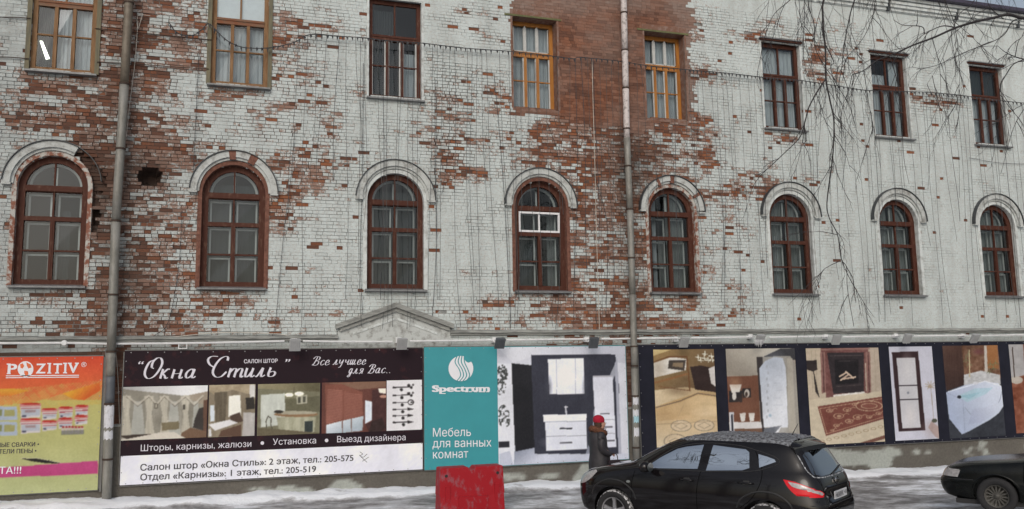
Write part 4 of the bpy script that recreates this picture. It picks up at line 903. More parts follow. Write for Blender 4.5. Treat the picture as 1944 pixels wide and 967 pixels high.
text('Мебель', M['white'], s2, (822,829.5), (894,828), 16, YT); text('для ванных', M['white'], s2, (821,850), (933,848), 16, YT); text('комнат', M['white'], s2, (822,871), (889,869), 16, YT)
# --- sealant and foam sign at the left edge
s3x0, s3x1 = xz(-50, 800, YB)[0], xz(191, 800, YB)[0]
s3z0, s3z1 = -2.24, .335
Print.gain = .88; Print.sat = 1.0; Print.low = .03
s3 = sign('building_foam_banner', s3x0, s3x1, s3z0, s3z1, YB, M['framebar'], 'orange and yellow advertising banner showing tubs of building foam')
p = Print(s3x0, s3x1, s3z0, s3z1, YB-.004, (172, 172, 110), .012); p.grad(None, (176,172,106), (170,176,128), 0, 760, 0, 930)
p.grad([(-60,660),(200,660),(200,735),(120,748),(60,765),(-60,775)], (196,66,38), (206,104,52), 0, 680, 0, 760)
m_ = (p.y > 722+(190-p.x)*.10) & (p.y < 790-(p.x-0)*.12)
dots = (np.sin(p.x*1.25)*np.sin(p.y*1.25) > .15-(p.y-745)/80); p.mask(m_ & dots, (190,168,88)); p.mask(m_ & ~dots & (p.y < 760), (202,88,48), .6)
p.grad([(118,748),(150,738),(190,726),(190,742),(160,760),(140,758)], (208,150,40), (200,90,30), 140, 740, 160, 760); p.grad([(-60,742),(20,738),(58,741),(20,752),(-60,750)], (208,160,50), (206,120,40), 0, 738, 0, 752)
for cx_, y0_, w_, h_ in ((58,768,20,27),(58,797,20,27),(94,778,15,20),(94,801,15,18),(125,775,14,20),(124,796,14,18),(155,772,13,19),(154,791,13,17)):
    p.poly([(cx_-w_,y0_),(cx_+w_,y0_-1),(cx_+w_-2,y0_+h_-3),(cx_-w_+2,y0_+h_)], (198,192,192)); p.poly([(cx_-w_,y0_-1),(cx_+w_,y0_-2),(cx_+w_,y0_+4),(cx_-w_,y0_+5)], (190,128,126)); p.ell(cx_, y0_-1, w_*.9, 2.2, (168,38,30)); p.poly([(cx_-w_+2,y0_+10),(cx_+w_-2,y0_+9),(cx_+w_-3,y0_+h_-6),(cx_-w_+4,y0_+h_-4)], (170,176,188)); p.poly([(cx_-w_*.5,y0_+11),(cx_+w_*.5,y0_+10),(cx_+w_*.5,y0_+h_*.55),(cx_-w_*.5,y0_+h_*.6)], (150,130,134)); p.poly([(cx_-w_+3,y0_+h_-6),(cx_-w_*.4,y0_+h_-6),(cx_-w_*.4,y0_+h_-3),(cx_-w_+4,y0_+h_-3)], (70,70,90)); p.line([(cx_-w_+2,y0_+8),(cx_+w_-2,y0_+7)], 1.4, (150,50,60))
for k in range(7): p.poly([(117+k*6,811),(122+k*6,810.5),(122+k*6,824),(117+k*6,825)], (186,176,172)); p.ell(120+k*6, 811, 2.4, 2, (150,34,36))
p.poly([(116,818),(160,816),(160,825),(116,826)], (80,84,84), .6)
for y0_ in (772, 801): p.poly([(-60,y0_),(32,y0_),(33,y0_+26),(-60,y0_+27)], (160,172,190)); p.poly([(8,y0_+6),(28,y0_+6),(28,y0_+18),(8,y0_+19)], (150,148,96)); p.poly([(-60,y0_+6),(4,y0_+6),(4,y0_+18),(-60,y0_+18)], (120,124,82))
p.poly([(-60,892),(0,888.5),(186,875),(186,900),(0,907),(-60,910)], (176,62,118)); p.poly([(39,870.5),(60,870),(95,874),(115,879.5),(90,880),(60,876)], (14,12,12)); p.line([(39,870.5),(70,870),(115,879)], 1.2, (200,196,170))
p.noise(60, 26, 7); p.done(s3, s3.location, label='printed picture of white foam tubs with red lids')
for ch, xa_, xb_ in (('P', 14, 32), ('Z', 68, 86), ('I', 91.5, 95.5), ('T', 100.5, 117), ('I', 121.5, 125.5), ('V', 129.5, 148)):
    text(ch, M['white'], s3, (xa_, 710-.013*xa_), (xb_, 710-.013*xb_), 18.5, YT, 0, .028)
mb = MB(); q = 0
for xx, yy in ((16.5, 709.6), (93.5, 708.6), (108.5, 708.4), (123.5, 708.2), (16.5, 691.7), (93.5, 690.6), (123.5, 690.2), (132.5, 690.1), (146, 690)):
    q += 1; mb.add([at(a_, b_, YT-.002-.0001*q)-np.array(s3.location) for a_, b_ in ((xx-3.8, yy-1.2), (xx+3.8, yy-1.2), (xx+3.8, yy+1), (xx-3.8, yy+1))], [(0, 1, 2, 3)])
mb.obj('letter_serifs', M['white'], s3, kind='stuff')
text('®', M['white'], s3, (154,697), (164,697), 9, YT)
mb = MB(); mb.add([at(48.5+15*math.cos(a), 701+15*math.sin(a), YT)-np.array(s3.location) for a in np.linspace(0, 2*PI, 28, endpoint=False)], [tuple(range(28))]); mb.obj('globe_disc', M['white'], s3)
for pl in ([(38,692),(43,690),(46,695),(43,700),(39,699)], [(50,688),(58,692),(60,698),(54,700),(51,695)], [(46,704),(53,705),(54,711),(49,714),(46,709)]):
    mb = MB(); mb.add([at(a, b, YT-.002)-np.array(s3.location) for a, b in pl], [tuple(range(len(pl)))]); mb.obj('globe_land', mat('globe_orange', lin((200, 96, 50))*1.3, .5), s3)
for y0_ in (712.5, 716): 
    mb = MB(); mb.add([at(a, b, YT)-np.array(s3.location) for a, b in ((11,y0_+.6),(150,y0_-.6),(150,y0_+1),(11,y0_+2.2))], [(0, 1, 2, 3)]); mb.obj('underline', M['white'], s3)
text('ПРОВОЛОЧНЫЕ СВАРКИ •'[7:], M['ink'], s3, (-14,849.5), (74,847.5), 8, YT, 0, .02); text('ИТЕЛИ ПЕНЫ •', M['ink'], s3, (-10,862), (69,860), 8, YT, 0, .02); text('ТА!!!', M['white'], s3, (-2,900), (40,899), 13, YT, 0, .01)
for x_ in (s3x1+.045,):
    MB().box(x_-.02-s3.location.x, x_+.02-s3.location.x, .0, .05, -.04, 2.70).obj('frame_post', M['framebar'], s3)
# --- interior finishing sign
Print.low = .10
xa4, xb4 = xz(1215, 760, YB)[0], 24.2
s4 = sign('interior_finishing_banner', xa4, xb4, Z_B+.02, Z_T+.02, YB, M['vinylblack'], 'long blue black banner with a row of tall pictures of interiors, bath, door and fireplace')
def rectpic(cs, base, step=.0125):
    Print.gain = .93; Print.sat = .74
    (x1_, y1_), (x2_, y2_), (x3_, y3_), (x4_, y4_) = cs; A = [xz(*c_, YB) for c_ in cs]
    return Print((A[0][0]+A[3][0])/2, (A[1][0]+A[2][0])/2, (A[2][1]+A[3][1])/2, (A[0][1]+A[1][1])/2, YB-.004, base, step)
p = rectpic([(1239,664),(1355,663),(1363,842),(1248,852)], (170, 140, 92)); p.grad([(1236,664),(1360,660),(1360,746),(1310,736),(1240,745)], (150,118,66), (96,72,48), 1250, 664, 1340, 740); p.poly([(1236,664),(1275,664),(1240,676)], (196,172,110))
p.grad([(1236,775),(1330,744),(1362,755),(1366,860),(1236,860)], (186,148,92), (196,178,146), 1300, 760, 1300, 850); p.grad([(1236,742),(1300,735),(1362,745),(1330,744),(1236,775)], (196,176,140), (180,150,104), 1240, 750, 1340, 750)
p.line([(1246,774),(1290,762),(1325,747),(1360,752)], 2.2, (92,76,64), .8); p.poly([(1310,697),(1330,694),(1357,700),(1359,745),(1320,740)], (46,30,28)); p.poly([(1240,690),(1275,678),(1303,682),(1302,703),(1240,718)], (206,202,194)); p.noise(8, 5, 10, [(1240,690),(1303,682),(1302,703),(1240,718)])
p.line([(1240,688),(1268,678),(1304,677),(1310,742)], 2.6, (110,66,32)); p.line([(1240,728),(1305,710)], 4, (138,88,46)); p.line([(1250,734),(1310,742)], 1.6, (120,74,40)); p.poly([(1270,684),(1302,684),(1299,704),(1268,700)], (66,56,50)); p.poly([(1278,689),(1297,689),(1296,698),(1276,696)], (130,108,80))
for x_, y_ in ((1325,678),(1338,672),(1350,676),(1344,684),(1330,684),(1352,683),(1337,680)): p.line([(x_-5,y_),(x_+5,y_+1)], 1.5, (216,220,205)); p.line([(x_,y_-5),(x_+1,y_+4)], 1.5, (216,220,205))
p.poly([(1345,700),(1359,694),(1359,735),(1350,728)], (186,182,180))
for cx_, cy_, rx_, ry_ in ((1293,809,20,11),(1337,808,19.5,11),(1282,838,22,14),(1330,838,20,12)): p.ell(cx_, cy_, rx_, ry_, (104,92,80), .75); p.ell(cx_, cy_, rx_-1.6, ry_-1.4, (192,170,136)); p.line([(cx_-12,cy_),(cx_,cy_-6),(cx_+12,cy_),(cx_,cy_+6),(cx_-12,cy_)], .9, (130,112,92))
p.grad([(1246,778),(1290,765),(1325,750),(1360,754),(1362,790),(1248,800)], (206,180,136), (176,138,88), 1320, 755, 1290, 800, .6); p.line([(1246,806),(1362,800)], 1, (150,124,92)); p.line([(1300,764),(1262,850)], .8, (160,132,98), .7); p.ell(1285, 742, 34, 12, (96,70,44), .5, 1); p.ell(1250, 700, 20, 40, (120,92,56), .35, 1); p.ell(1340, 785, 30, 18, (214,190,150), .5, 1); p.noise(20, 6, 8); p.done(s4, s4.location, label='printed picture of a patterned tile floor and wooden chair')
p = rectpic([(1377,663),(1509,661),(1518,838),(1387,850)], (150, 140, 128)); p.grad([(1370,660),(1500,660),(1470,714),(1380,714)], (176,170,158), (132,124,112), 1440, 664, 1400, 712); p.poly([(1380,715),(1441,713),(1443,802),(1384,804)], (112,66,46))
p.poly([(1482,662),(1512,661),(1514,684),(1440,682)], (52,52,58)); p.poly([(1436,678),(1500,676),(1514,700),(1518,840),(1447,842)], (140,136,128)); p.poly([(1436,678),(1448,678),(1452,820),(1446,822)], (50,44,46))
p.grad([(1441,700),(1452,686),(1470,678),(1486,680),(1492,700),(1496,812),(1450,812)], (170,182,202), (196,202,214), 1441, 700, 1495, 760); p.noise(4, 6, 9, [(1441,700),(1470,678),(1492,700),(1496,812),(1450,812)]); p.poly([(1494,681),(1504,681),(1512,820),(1498,820)], (158,152,140))
p.poly([(1384,742),(1409,742),(1409,764),(1384,764)], (40,36,38)); p.poly([(1385,731),(1408,730),(1404,745),(1389,746)], (196,190,182)); p.ell(1394,752,4,8,(190,186,180)); p.poly([(1409,738),(1425,737),(1426,755),(1410,756)], (40,34,34)); p.ell(1418,747,5,8,(182,172,162)); p.ell(1417,749,2.4,5,(60,48,42))
p.poly([(1384,802),(1445,801),(1447,813),(1386,815)], (198,196,198)); p.poly([(1386,815),(1447,813),(1448,842),(1388,845)], (110,76,58)); 
for x_ in (1410, 1427): p.poly([(x_-6,785),(x_+6,784),(x_+4,800),(x_-3,801)], (204,202,198))
p.poly([(1384,783),(1393,783),(1395,845),(1387,847)], (180,182,190)); p.poly([(1388,787),(1391,787),(1394,845),(1390,846)], (36,36,48)); p.poly([(1450,814),(1484,808),(1462,832),(1450,836)], (90,96,108)); p.poly([(1484,808),(1478,822),(1462,832)], (208,210,218))
p.ell(1470, 690, 26, 30, (150,160,176), .5, 1); p.ell(1484, 790, 18, 60, (205,210,220), .5, 1); p.ell(1396, 726, 16, 14, (160,120,84), .6, 1); p.ell(1418, 770, 30, 24, (132,82,58), .45, 1)
for k_ in range(9): p.ell(1456+(k_%2)*2, 696+k_*12, 1.6, 3, (150,158,172), .8)
for k_ in range(7): p.line([(1468, 700+k_*14), (1486, 699+k_*14)], .8, (160,170,190), .7)
p.ell(1462, 789, 4, 4, (110,150,180), .8, .8); p.noise(30, 30, 5); p.done(s4, s4.location, label='printed picture of a shower column beside a red brown wall')
p = rectpic([(1529,662),(1667,660),(1680,838),(1541,846)], (176, 160, 142)); p.grad([(1526,660),(1670,658),(1674,748),(1536,760)], (176,160,136), (166,150,132), 1530, 700, 1660, 700)
for x_ in (1540, 1548, 1650, 1660): p.line([(x_,665),(x_+3,745)], .8, (150,134,116))
p.poly([(1558,660),(1648,659),(1650,690),(1642,690),(1644,742),(1652,750),(1568,756),(1566,690),(1559,690)], (112,66,62)); p.noise(5, 5, 22, [(1558,660),(1648,659),(1652,750),(1568,756)]); p.poly([(1570,670),(1640,669),(1640,745),(1582,748)], (44,36,40)); p.poly([(1584,683),(1630,682),(1630,728),(1586,730)], (24,20,24))
for pl in ([(1594,715),(1606,708)],[(1600,720),(1624,716)],[(1606,706),(1620,718)],[(1596,722),(1610,712)]): p.line(pl, 3, (196,170,146))
p.line([(1584,752),(1640,746)], 4.5, (200,196,190)); p.noise(3, 2, 30, [(1584,748),(1640,742),(1640,750),(1584,756)])
p.poly([(1530,685),(1550,684),(1552,702),(1545,705),(1556,756),(1548,744),(1544,706),(1532,702)], (42,34,34)); p.poly([(1530,760),(1680,742),(1684,850),(1538,850)], (186,172,146))
p.poly([(1552,772),(1676,753),(1680,795),(1568,828)], (116,56,46)); p.line([(1557,776),(1676,757)], 1.2, (176,140,110)); p.line([(1569,824),(1680,791)], 1.2, (176,140,110)); p.line([(1556,776),(1570,824)], 1.2, (176,140,110))
p.ell(1650, 771, 26, 10, (182,152,120)); p.ell(1650, 771, 24, 8.6, (122,62,50)); p.ell(1650, 771, 16, 5.4, (176,146,116)); p.ell(1650, 771, 14, 4.2, (126,66,54))
for k_, (x_, y_, r_) in enumerate(((1575,780,7),(1592,790,10),(1612,800,8),(1608,778,8),(1628,792,9),(1588,808,6),(1580,817,4),(1650,792,6),(1622,768,5),(1668,785,6))):
    p.ell(x_, y_, r_, r_*.52, (172,134,104)); p.ell(x_+.3, y_, r_-1.7, r_*.52-1.2, (116,56,46)); p.ell(x_+1, y_+.4, r_*.45, r_*.24, (166,126,98)); p.line([(x_+r_*.9, y_-2), (x_+r_*1.5, y_-5), (x_+r_*2, y_-3)], 1.2, (172,134,104))
for a_ in range(9): p.ell(1560+a_*14, 838-a_*3.4, 5.5, 2.6, (150,128,98)); p.ell(1560+a_*14, 838-a_*3.4, 3.8, 1.6, (190,176,150))
p.poly([(1630,842),(1684,825),(1684,832),(1650,842)], (110,66,52))
for x_ in (1562, 1648): p.poly([(x_-5,668),(x_+4,668),(x_+6,745),(x_-2,748)], (134,92,84)); p.poly([(x_-1,668),(x_+1,668),(x_+4,745),(x_+1,746)], (88,52,50))
p.line([(1560,664),(1650,662)], 3, (140,98,90)); p.line([(1576,676),(1636,675)], 1.4, (74,62,64)); p.line([(1590,686),(1624,685)], 1.2, (60,52,54)); p.line([(1588,734),(1634,731)], 1.4, (70,58,58)); p.ell(1608, 716, 13, 6, (120,88,70), .35, 1)
p.noise(8, 5, 9); p.done(s4, s4.location, label='printed picture of a fireplace and red patterned carpet')
p = rectpic([(1686,659.5),(1767,657),(1784,832),(1701,838)], (178, 180, 198)); p.poly([(1693,669),(1743,667),(1757,817),(1706,820)], (50,28,32)); p.poly([(1702,680),(1737,679),(1748,812),(1713,814)], (180,180,188)); p.line([(1706,733),(1743,732)], 2, (30,20,26)); p.line([(1709,759),(1745,758)], 2, (30,20,26))
p.ell(1766, 735, 5, 2, (150,132,110)); 
for a_ in range(9): an = a_*.7; p.line([(1766,732),(1766+10*math.cos(an), 732+8*math.sin(an))], 1.2, (160,142,122))
p.line([(1767,735),(1773,800)], 1, (140,124,110)); p.poly([(1762,812),(1768,800),(1784,812),(1786,834),(1776,830)], (164,140,136)); p.ell(1774, 799, 5, 4, (60,66,50)); p.ell(1722, 700, 14, 40, (196,194,196), .5, 1); p.ell(1728, 790, 14, 30, (198,192,190), .5, 1); p.ell(1768, 815, 22, 24, (150,128,124), .5, 1); p.ell(1724, 746, 2.4, 2.4, (120,124,140)); p.noise(30, 30, 5)
p.done(s4, s4.location, label='printed picture of a dark framed glazed door')
p = rectpic([(1788,657.5),(1892,655),(1911,826),(1804,834)], (44, 48, 58)); p.noise(6, 6, 10); p.grad([(1780,655),(1829,655),(1833,730),(1797,742)], (78,50,40), (54,34,30), 1790, 660, 1830, 740); p.noise(2, 40, 8, [(1780,655),(1829,655),(1833,730),(1797,742)])
p.poly([(1826,655),(1900,655),(1902,718),(1832,728)], (110,72,50)); p.noise(7, 7, 34, [(1826,655),(1900,655),(1902,718),(1832,728)]); p.poly([(1873,656),(1893,655),(1896,700),(1875,700)], (150,92,44)); p.poly([(1868,656),(1873,656),(1876,722),(1870,722)], (176,168,158)); p.poly([(1830,712),(1862,704),(1898,712),(1900,730),(1830,735)], (170,172,176)); p.noise(5, 3, 30, [(1830,712),(1862,704),(1898,712),(1900,730),(1830,735)])
p.grad([(1796,745),(1830,732),(1870,724),(1895,728),(1904,736),(1909,750),(1907,768),(1897,784),(1880,797),(1858,809),(1840,819),(1826,825),(1802,795)], (150,166,200), (186,196,216), 1800, 780, 1900, 740); p.poly([(1818,752),(1850,738),(1885,736),(1872,748),(1836,764)], (150,184,204)); p.poly([(1822,752),(1864,744),(1840,758)], (130,176,196)); p.line(catmull([(1832,774),(1845,788),(1862,790),(1880,782),(1896,764),(1902,744)], 6), 1.2, (128,140,168)); p.line([(1796,745),(1828,760),(1832,824)], 1, (136,150,184)); p.ell(1821,754,4,3,(30,34,44))
p.grad([(1846,778),(1870,774),(1896,764),(1888,786),(1862,802),(1838,806)], (150,162,196), (178,188,210), 1840, 800, 1890, 770); p.line([(1800,744),(1870,724),(1900,733)], 1.6, (206,212,226)); p.ell(1852, 728, 5, 2.5, (190,194,206))
for x_, y_ in ((1880,690),(1886,698),(1878,704),(1890,688),(1838,672),(1834,682),(1840,690)): p.line([(x_-5,y_+5),(x_,y_),(x_+5,y_+4)], 1.1, (92,108,66)); p.line([(x_,y_-5),(x_,y_+7)], .9, (120,124,84))
p.ell(1858, 668, 14, 8, (104,48,56), .7, .8); p.line([(1840,665),(1841,716)], 2, (176,160,120)); p.noise(20, 20, 5); p.done(s4, s4.location, label='printed picture of a white corner bathtub')
p = rectpic([(1914,655),(1990,653),(2010,818),(1930,824)], (130, 66, 42)); p.poly([(1910,650),(1942,650),(1946,712),(1918,720)], (150,148,150)); p.ell(1930,722,12,7,(170,160,148)); p.line([(1922,660),(1926,716)], 2, (60,44,36)); p.noise(9, 9, 34, [(1916,730),(2000,720),(2010,824),(1926,826)]); p.noise(12, 12, 12)
p.done(s4, s4.location, label='printed picture of a rust coloured interior')
p = Print(22.6, 23.8, Z_B+.15, Z_T-.12, YB-.004, (150, 150, 155), .03); p.noise(20, 20, 20); p.done(s4, s4.location)

# ------------------------------------------------------------------ floodlights, conduit, pipes, wires
YL = D0-.50
names = ['light grey floodlight, first from the left over the curtain shop banner', 'light grey floodlight over the right end of the plum banner', 'dark grey floodlight over the seam of the teal and white sign',
  'dark grey floodlight over the mirror picture', 'grey floodlight over the picture of a tile floor', 'snow and ice hung floodlight over the shower picture', 'light grey floodlight over the fireplace picture',
  'light grey floodlight over the door picture', 'light grey floodlight over the bathtub picture']
for i, (x_, y_) in enumerate(((560,655),(763,653),(949,652),(1127,651),(1299,650),(1443,645),(1588,645),(1723,643),(1851,643))):
    X, Z = xz(x_, y_, YL); m = M['lampD'] if i in (2, 3) else M['lampL']
    r = empty('floodlight', (X, YL, Z), label=names[i], cat='floodlight', group='floodlights above the banners')
    tilt = math.radians(28+4*(i % 3)); c, s_ = math.cos(tilt), math.sin(tilt)
    def T(p): return (p[0], p[1]*c-p[2]*s_, p[1]*s_+p[2]*c)
    mb = MB(); w2, h2 = .115, .135
    mb.add([T(p) for p in [(-w2,-.02,-h2),(w2,-.02,-h2),(w2,-.02,h2),(-w2,-.02,h2),(-w2+.02,.06,-h2+.02),(w2-.02,.06,-h2+.02),(w2-.02,.06,h2-.02),(-w2+.02,.06,h2-.02)]],
        [(0,1,2,3),(4,7,6,5),(0,4,5,1),(1,5,6,2),(2,6,7,3),(3,7,4,0)]); mb.obj('housing', m, r)
    MB().add([T(p) for p in [(-w2+.025,.0605,-h2+.028),(w2-.025,.0605,-h2+.028),(w2-.025,.0605,h2-.028),(-w2+.025,.0605,h2-.028)]], [(0,3,2,1)]).obj('lens', M['clearlens'], r)
    mb = MB()
    for k in range(5): mb.add([T(p) for p in [(-w2+.03+k*.04, -.032, -h2+.03), (-w2+.036+k*.04, -.032, -h2+.03), (-w2+.036+k*.04, -.032, h2-.03), (-w2+.03+k*.04, -.032, h2-.03), (-w2+.03+k*.04, -.021, -h2+.03), (-w2+.036+k*.04, -.021, -h2+.03), (-w2+.036+k*.04, -.021, h2-.03), (-w2+.03+k*.04, -.021, h2-.03)]], [(0,1,2,3),(0,3,7,4),(1,5,6,2),(3,2,6,7),(0,4,5,1)])
    mb.obj('cooling_fins', m, r, kind='stuff')
    MB().tube([(0, .03, .06), (0, .20, .09), (0, .49, .09)], .014).obj('arm', M['conduit'], r)
    MB().box(-.06, .06, .40, .49, .03, .15).obj('junction_box', M['conduit'], r)
    if i == 5:
        mb = MB()
        for k in range(9):
            x0_ = -.16+.028*k; L_ = .08+.14*random.random(); mb.tube([(x0_, -.02, .0), (x0_+.005, -.02, -L_*.6), (x0_+.003, -.02, -L_)], [.016, .008, .001], 5)
        mb.obj('icicles', M['snowdust'], r, kind='stuff')
def cond(pts, r_=.022, Y=D0-.17, m=None, name='conduit', **k):
    P_ = [at(x_, y_, Y) for x_, y_ in pts]; o0 = P_[0]
    return MB().tube([p-o0 for p in catmull(P_, 5)], r_, 6).obj(name, m or M['conduit'], None, tuple(o0), **k)
cond([(-40,652),(60,652),(122,651.5),(205,653)], label='pale conduit left of the left drainpipe with a round box', cat='conduit')
o = cond([(212,653),(340,652),(450,650),(540,648)], label='pale conduit running from the left drainpipe to the first floodlight', cat='conduit')
cond([(575,648),(660,649),(745,649)], label='pale conduit under the left half of the pediment', cat='conduit')
cond([(778,648),(860,647),(935,646)], label='pale conduit from the pediment to the dark floodlight', cat='conduit')
cond([(962,646),(1040,645),(1112,644)], label='pale conduit between the two dark floodlights', cat='conduit')
cond([(1142,644),(1215,643),(1285,642)], label='pale conduit crossing behind the right drainpipe', cat='conduit')
cond([(1312,642),(1380,641),(1430,640)], label='pale conduit over the tile floor picture', cat='conduit')
cond([(1460,641),(1520,639.5),(1575,639)], label='pale conduit between the shower and fireplace pictures', cat='conduit')
cond([(1600,640),(1660,638.5),(1710,638)], label='pale conduit between the fireplace and door pictures', cat='conduit')
cond([(1735,638.5),(1800,637.5),(1838,637)], label='pale conduit between the door and bathtub pictures', cat='conduit')
cond([(1862,637.5),(1944,636),(2040,635)], label='pale conduit right of the bathtub picture', cat='conduit')
p = at(122, 651, D0-.17); MB().lathe([(0, -.03), (.05, -.03), (.055, .02), (0, .02)], axis=1, n=16).obj('junction_box', M['conduit'], None, tuple(p), label='round white junction box on the wall at far left', cat='junction box')
p = at(347, 657, D0-.17); o = MB().box(-.085, .085, -.02, .02, .045, .06).box(-.085, .085, -.02, .02, -.06, -.045).box(-.085, -.07, -.02, .02, -.0449, .0449).box(.07, .085, -.02, .02, -.0449, .0449).obj('lamp_bracket', M['conduit'], None, tuple(p), label='empty square lamp bracket above the plum banner', cat='bracket'); o['kind'] = ''; del o['kind']
# looping cables
for pts, m_, r_, lb in (([(212,640),(250,650),(330,640),(420,632),(520,634),(570,642)], 'cablewhite', .008, 'loose white cable looping over the ledge left of the pediment'),
    ([(270,30),(262,55),(262,30),(285,30)], 'cablewhite', .006, 'short white cable end high on the left wall'),
    ([(262,40),(256,120),(246,200),(240,260)], 'cablewhite', .006, 'thin pale cable hanging beside the left drainpipe'),
    ([(1124,115),(1126,200),(1129,300),(1132,430),(1136,560),(1138,625)], 'cablewhite', .007, 'thin white cable hanging down the red patched wall'),
    ([(1040,235),(1060,300),(1063,420),(1062,540),(1055,625)], 'cablegrey', .006, 'thin grey cable right of the window with the white vent'),
    ([(1128,330),(1152,420),(1153,520),(1150,600)], 'cable', .006, 'black cable hanging left of the right drainpipe'),
    ([(690,120),(689,240),(688,350),(684,480),(688,600)], 'cable', .0055, 'black cable hanging left of the middle arched window'),
    ([(826,150),(826,330),(829,420),(826,520),(820,610)], 'cable', .0055, 'black cable hanging right of the middle arched window'),
    ([(938,140),(952,300),(960,420),(966,540),(970,615)], 'cable', .006, 'black cable hanging left of the window with the white vent'),
    ([(560,240),(552,340),(540,430),(530,540),(522,620),(516,640)], 'cable', .005, 'black cable hanging right of the second arched window'),
    ([(378,95),(374,180),(370,260),(366,340)], 'cable', .006, 'black cable dropping to the second arched window hood'),
    ([(345,400),(340,500),(320,610),(290,640)], 'cable', .006, 'black cable left of the second arched window'),
    ([(-30,33),(20,33),(58,35)], 'rust', .010, 'rusty tie wire at the top left corner'), ([(-30,108),(20,109),(55,112)], 'rust', .010, 'rusty tie wire left of the first square window sill'),
    ([(180,54),(260,62),(340,70),(402,76)], 'rust', .009, 'upper rusty wire strung between the two leftmost square windows'), ([(184,118),(260,122),(340,128),(396,131)], 'rust', .009, 'lower rusty wire strung between the two leftmost square windows'),
    ([(230,905),(223,700),(214,640),(236,650)], 'cablewhite', .005, 'thin wire behind the lower left drainpipe'),
    ([(1840,300),(1900,310),(1960,312)], 'cable', .006, 'thin branch like cable across the wall at far right')):
    cond(pts, r_, D0-.045, M[m_], 'wall_cable', label=lb, cat='cable')
# drainpipes
def drain(name, pts, Y, r_, joints, split, mats, label, bands=()):
    P_ = [at(x_, y_, Y) for x_, y_ in pts]; base = P_[-1]
    root = empty(name, tuple(base), label=label, cat='drainpipe')
    def seg(y0_, y1_):
        ys = [q[1] for q in pts]; xs_ = [q[0] for q in pts]
        return [at(np.interp(t, ys, xs_), t, Y)-base for t in np.linspace(y0_, y1_, 5)]
    for k, (a_, b_) in enumerate(zip(split[:-1], split[1:])):
        q = seg(a_, b_); MB().tube(q, [r_*1.05]+[r_]*3+[r_*.95], 14).obj('pipe_length', M[mats[k]], root, smooth=True)
    for y_ in joints:
        c_ = at(np.interp(y_, [q[1] for q in pts], [q[0] for q in pts]), y_, Y)-base
        MB().lathe([(r_*1.03, -.018), (r_*1.16, -.018), (r_*1.16, .018), (r_*1.03, .018)], c=tuple(c_), n=16).obj('pipe_bracket', M['rust'], root)
    for y0_, y1_, mm, k in bands:
        q = seg(y0_, y1_); mb = MB(); V = []
        for i, c_ in enumerate(q):
            for j in range(9):
                a = -PI/2+(-1.2+2.4*j/8)*k; rr = r_*(1.06+.02*math.sin(i*3+j*2)); V.append((c_[0]+rr*math.cos(a), c_[1]+rr*math.sin(a), c_[2]+(.02*math.sin(j*2.1+i) if i in (0, 4) else 0)))
        mb.add(V, [(i*9+j, i*9+j+1, i*9+10+j, i*9+9+j) for i in range(4) for j in range(8)]).obj('pasted_notice', M[mm], root, label={'bluepaper': 'torn pale blue notice'}.get(mm, 'white paper notice'))
    return root
drain('drainpipe', [(248,-60),(245,0),(232,230),(220,420),(212,640),(206,830),(202,957)], D0-.24, .088, (6, 160, 283, 420, 560, 668, 767, 872), (-60, 160, 420, 668, 715, 767, 957), ('pipedark', 'pipe', 'pipe', 'pipe', 'lampD', 'pipe'),
      'grey drainpipe at the left between the orange and plum banners, pasted with papers', ((770,812,'paper',1.0),(818,834,'paper',.9)))
drain('drainpipe', [(1183,-60),(1184,0),(1187,130),(1190,260),(1196,400),(1202,600),(1205,720),(1208,872)], D0-.24, .078, (25, 96, 168, 245, 316, 398, 490, 658, 695, 752, 850), (-60, 96, 168, 262, 398, 560, 700, 872), ('pipewhite', 'pipewhite', 'pipewhite', 'pipe', 'pipe', 'pipe', 'pipe'),
      'drainpipe with flaking white upper lengths dividing the wall right of centre, old notices below', ((755,768,'paper',.9),(778,790,'paper',1.0),(790,802,'bluepaper',.8),(812,828,'paper',.8)))

# light garland: main cable, hanging wires with bulbs
GPX = [(320,42),(333,60),(350,68),(368,67),(384,56),(396,45),(410,58),(432,78),(460,90),(500,92),(530,88),(560,80),(588,66),(640,69),(690,72),(740,78),(800,82),(850,88),(900,93),(972,98),(1050,107),(1090,112),(1102,109),(1180,117),(1230,125),(1300,132),(1380,139),(1450,147),(1520,153),(1600,165),(1650,172),(1750,175),(1830,182),(1890,190),(1944,196),(2000,202)]
YG = D0-.12; P_ = [at(x_, y_, YG) for x_, y_ in GPX]; g0 = P_[0]
gar = empty('light_garland', tuple(g0), label='black cable garland with thin bulb wires hanging down the whole facade', cat='garland')
MB().tube([p-g0 for p in catmull(P_, 4)], .011, 5).obj('main_cable', M['cable'], gar)
gx_, gy_ = [q[0] for q in GPX], [q[1] for q in GPX]
mb = MB(); x_ = 324
while x_ < 1998:
    y_ = np.interp(x_, gx_, gy_); p = at(x_, y_, YG)-g0; L_ = .06+.035*random.random(); mb.tube([p, p+np.array([.006*random.uniform(-1, 1), -.01, -L_*.5]), p+np.array([.014*random.uniform(-1, 1), -.01, -L_*1.25])], [.023, .019, .003], 4)
    x_ += (10.2 if x_ < 1300 else 7.6)*random.uniform(.85, 1.15)*(D0/ (D0)) 
mb.obj('bulb_holders', M['cable'], gar, kind='stuff')
x_ = 566; k = 0
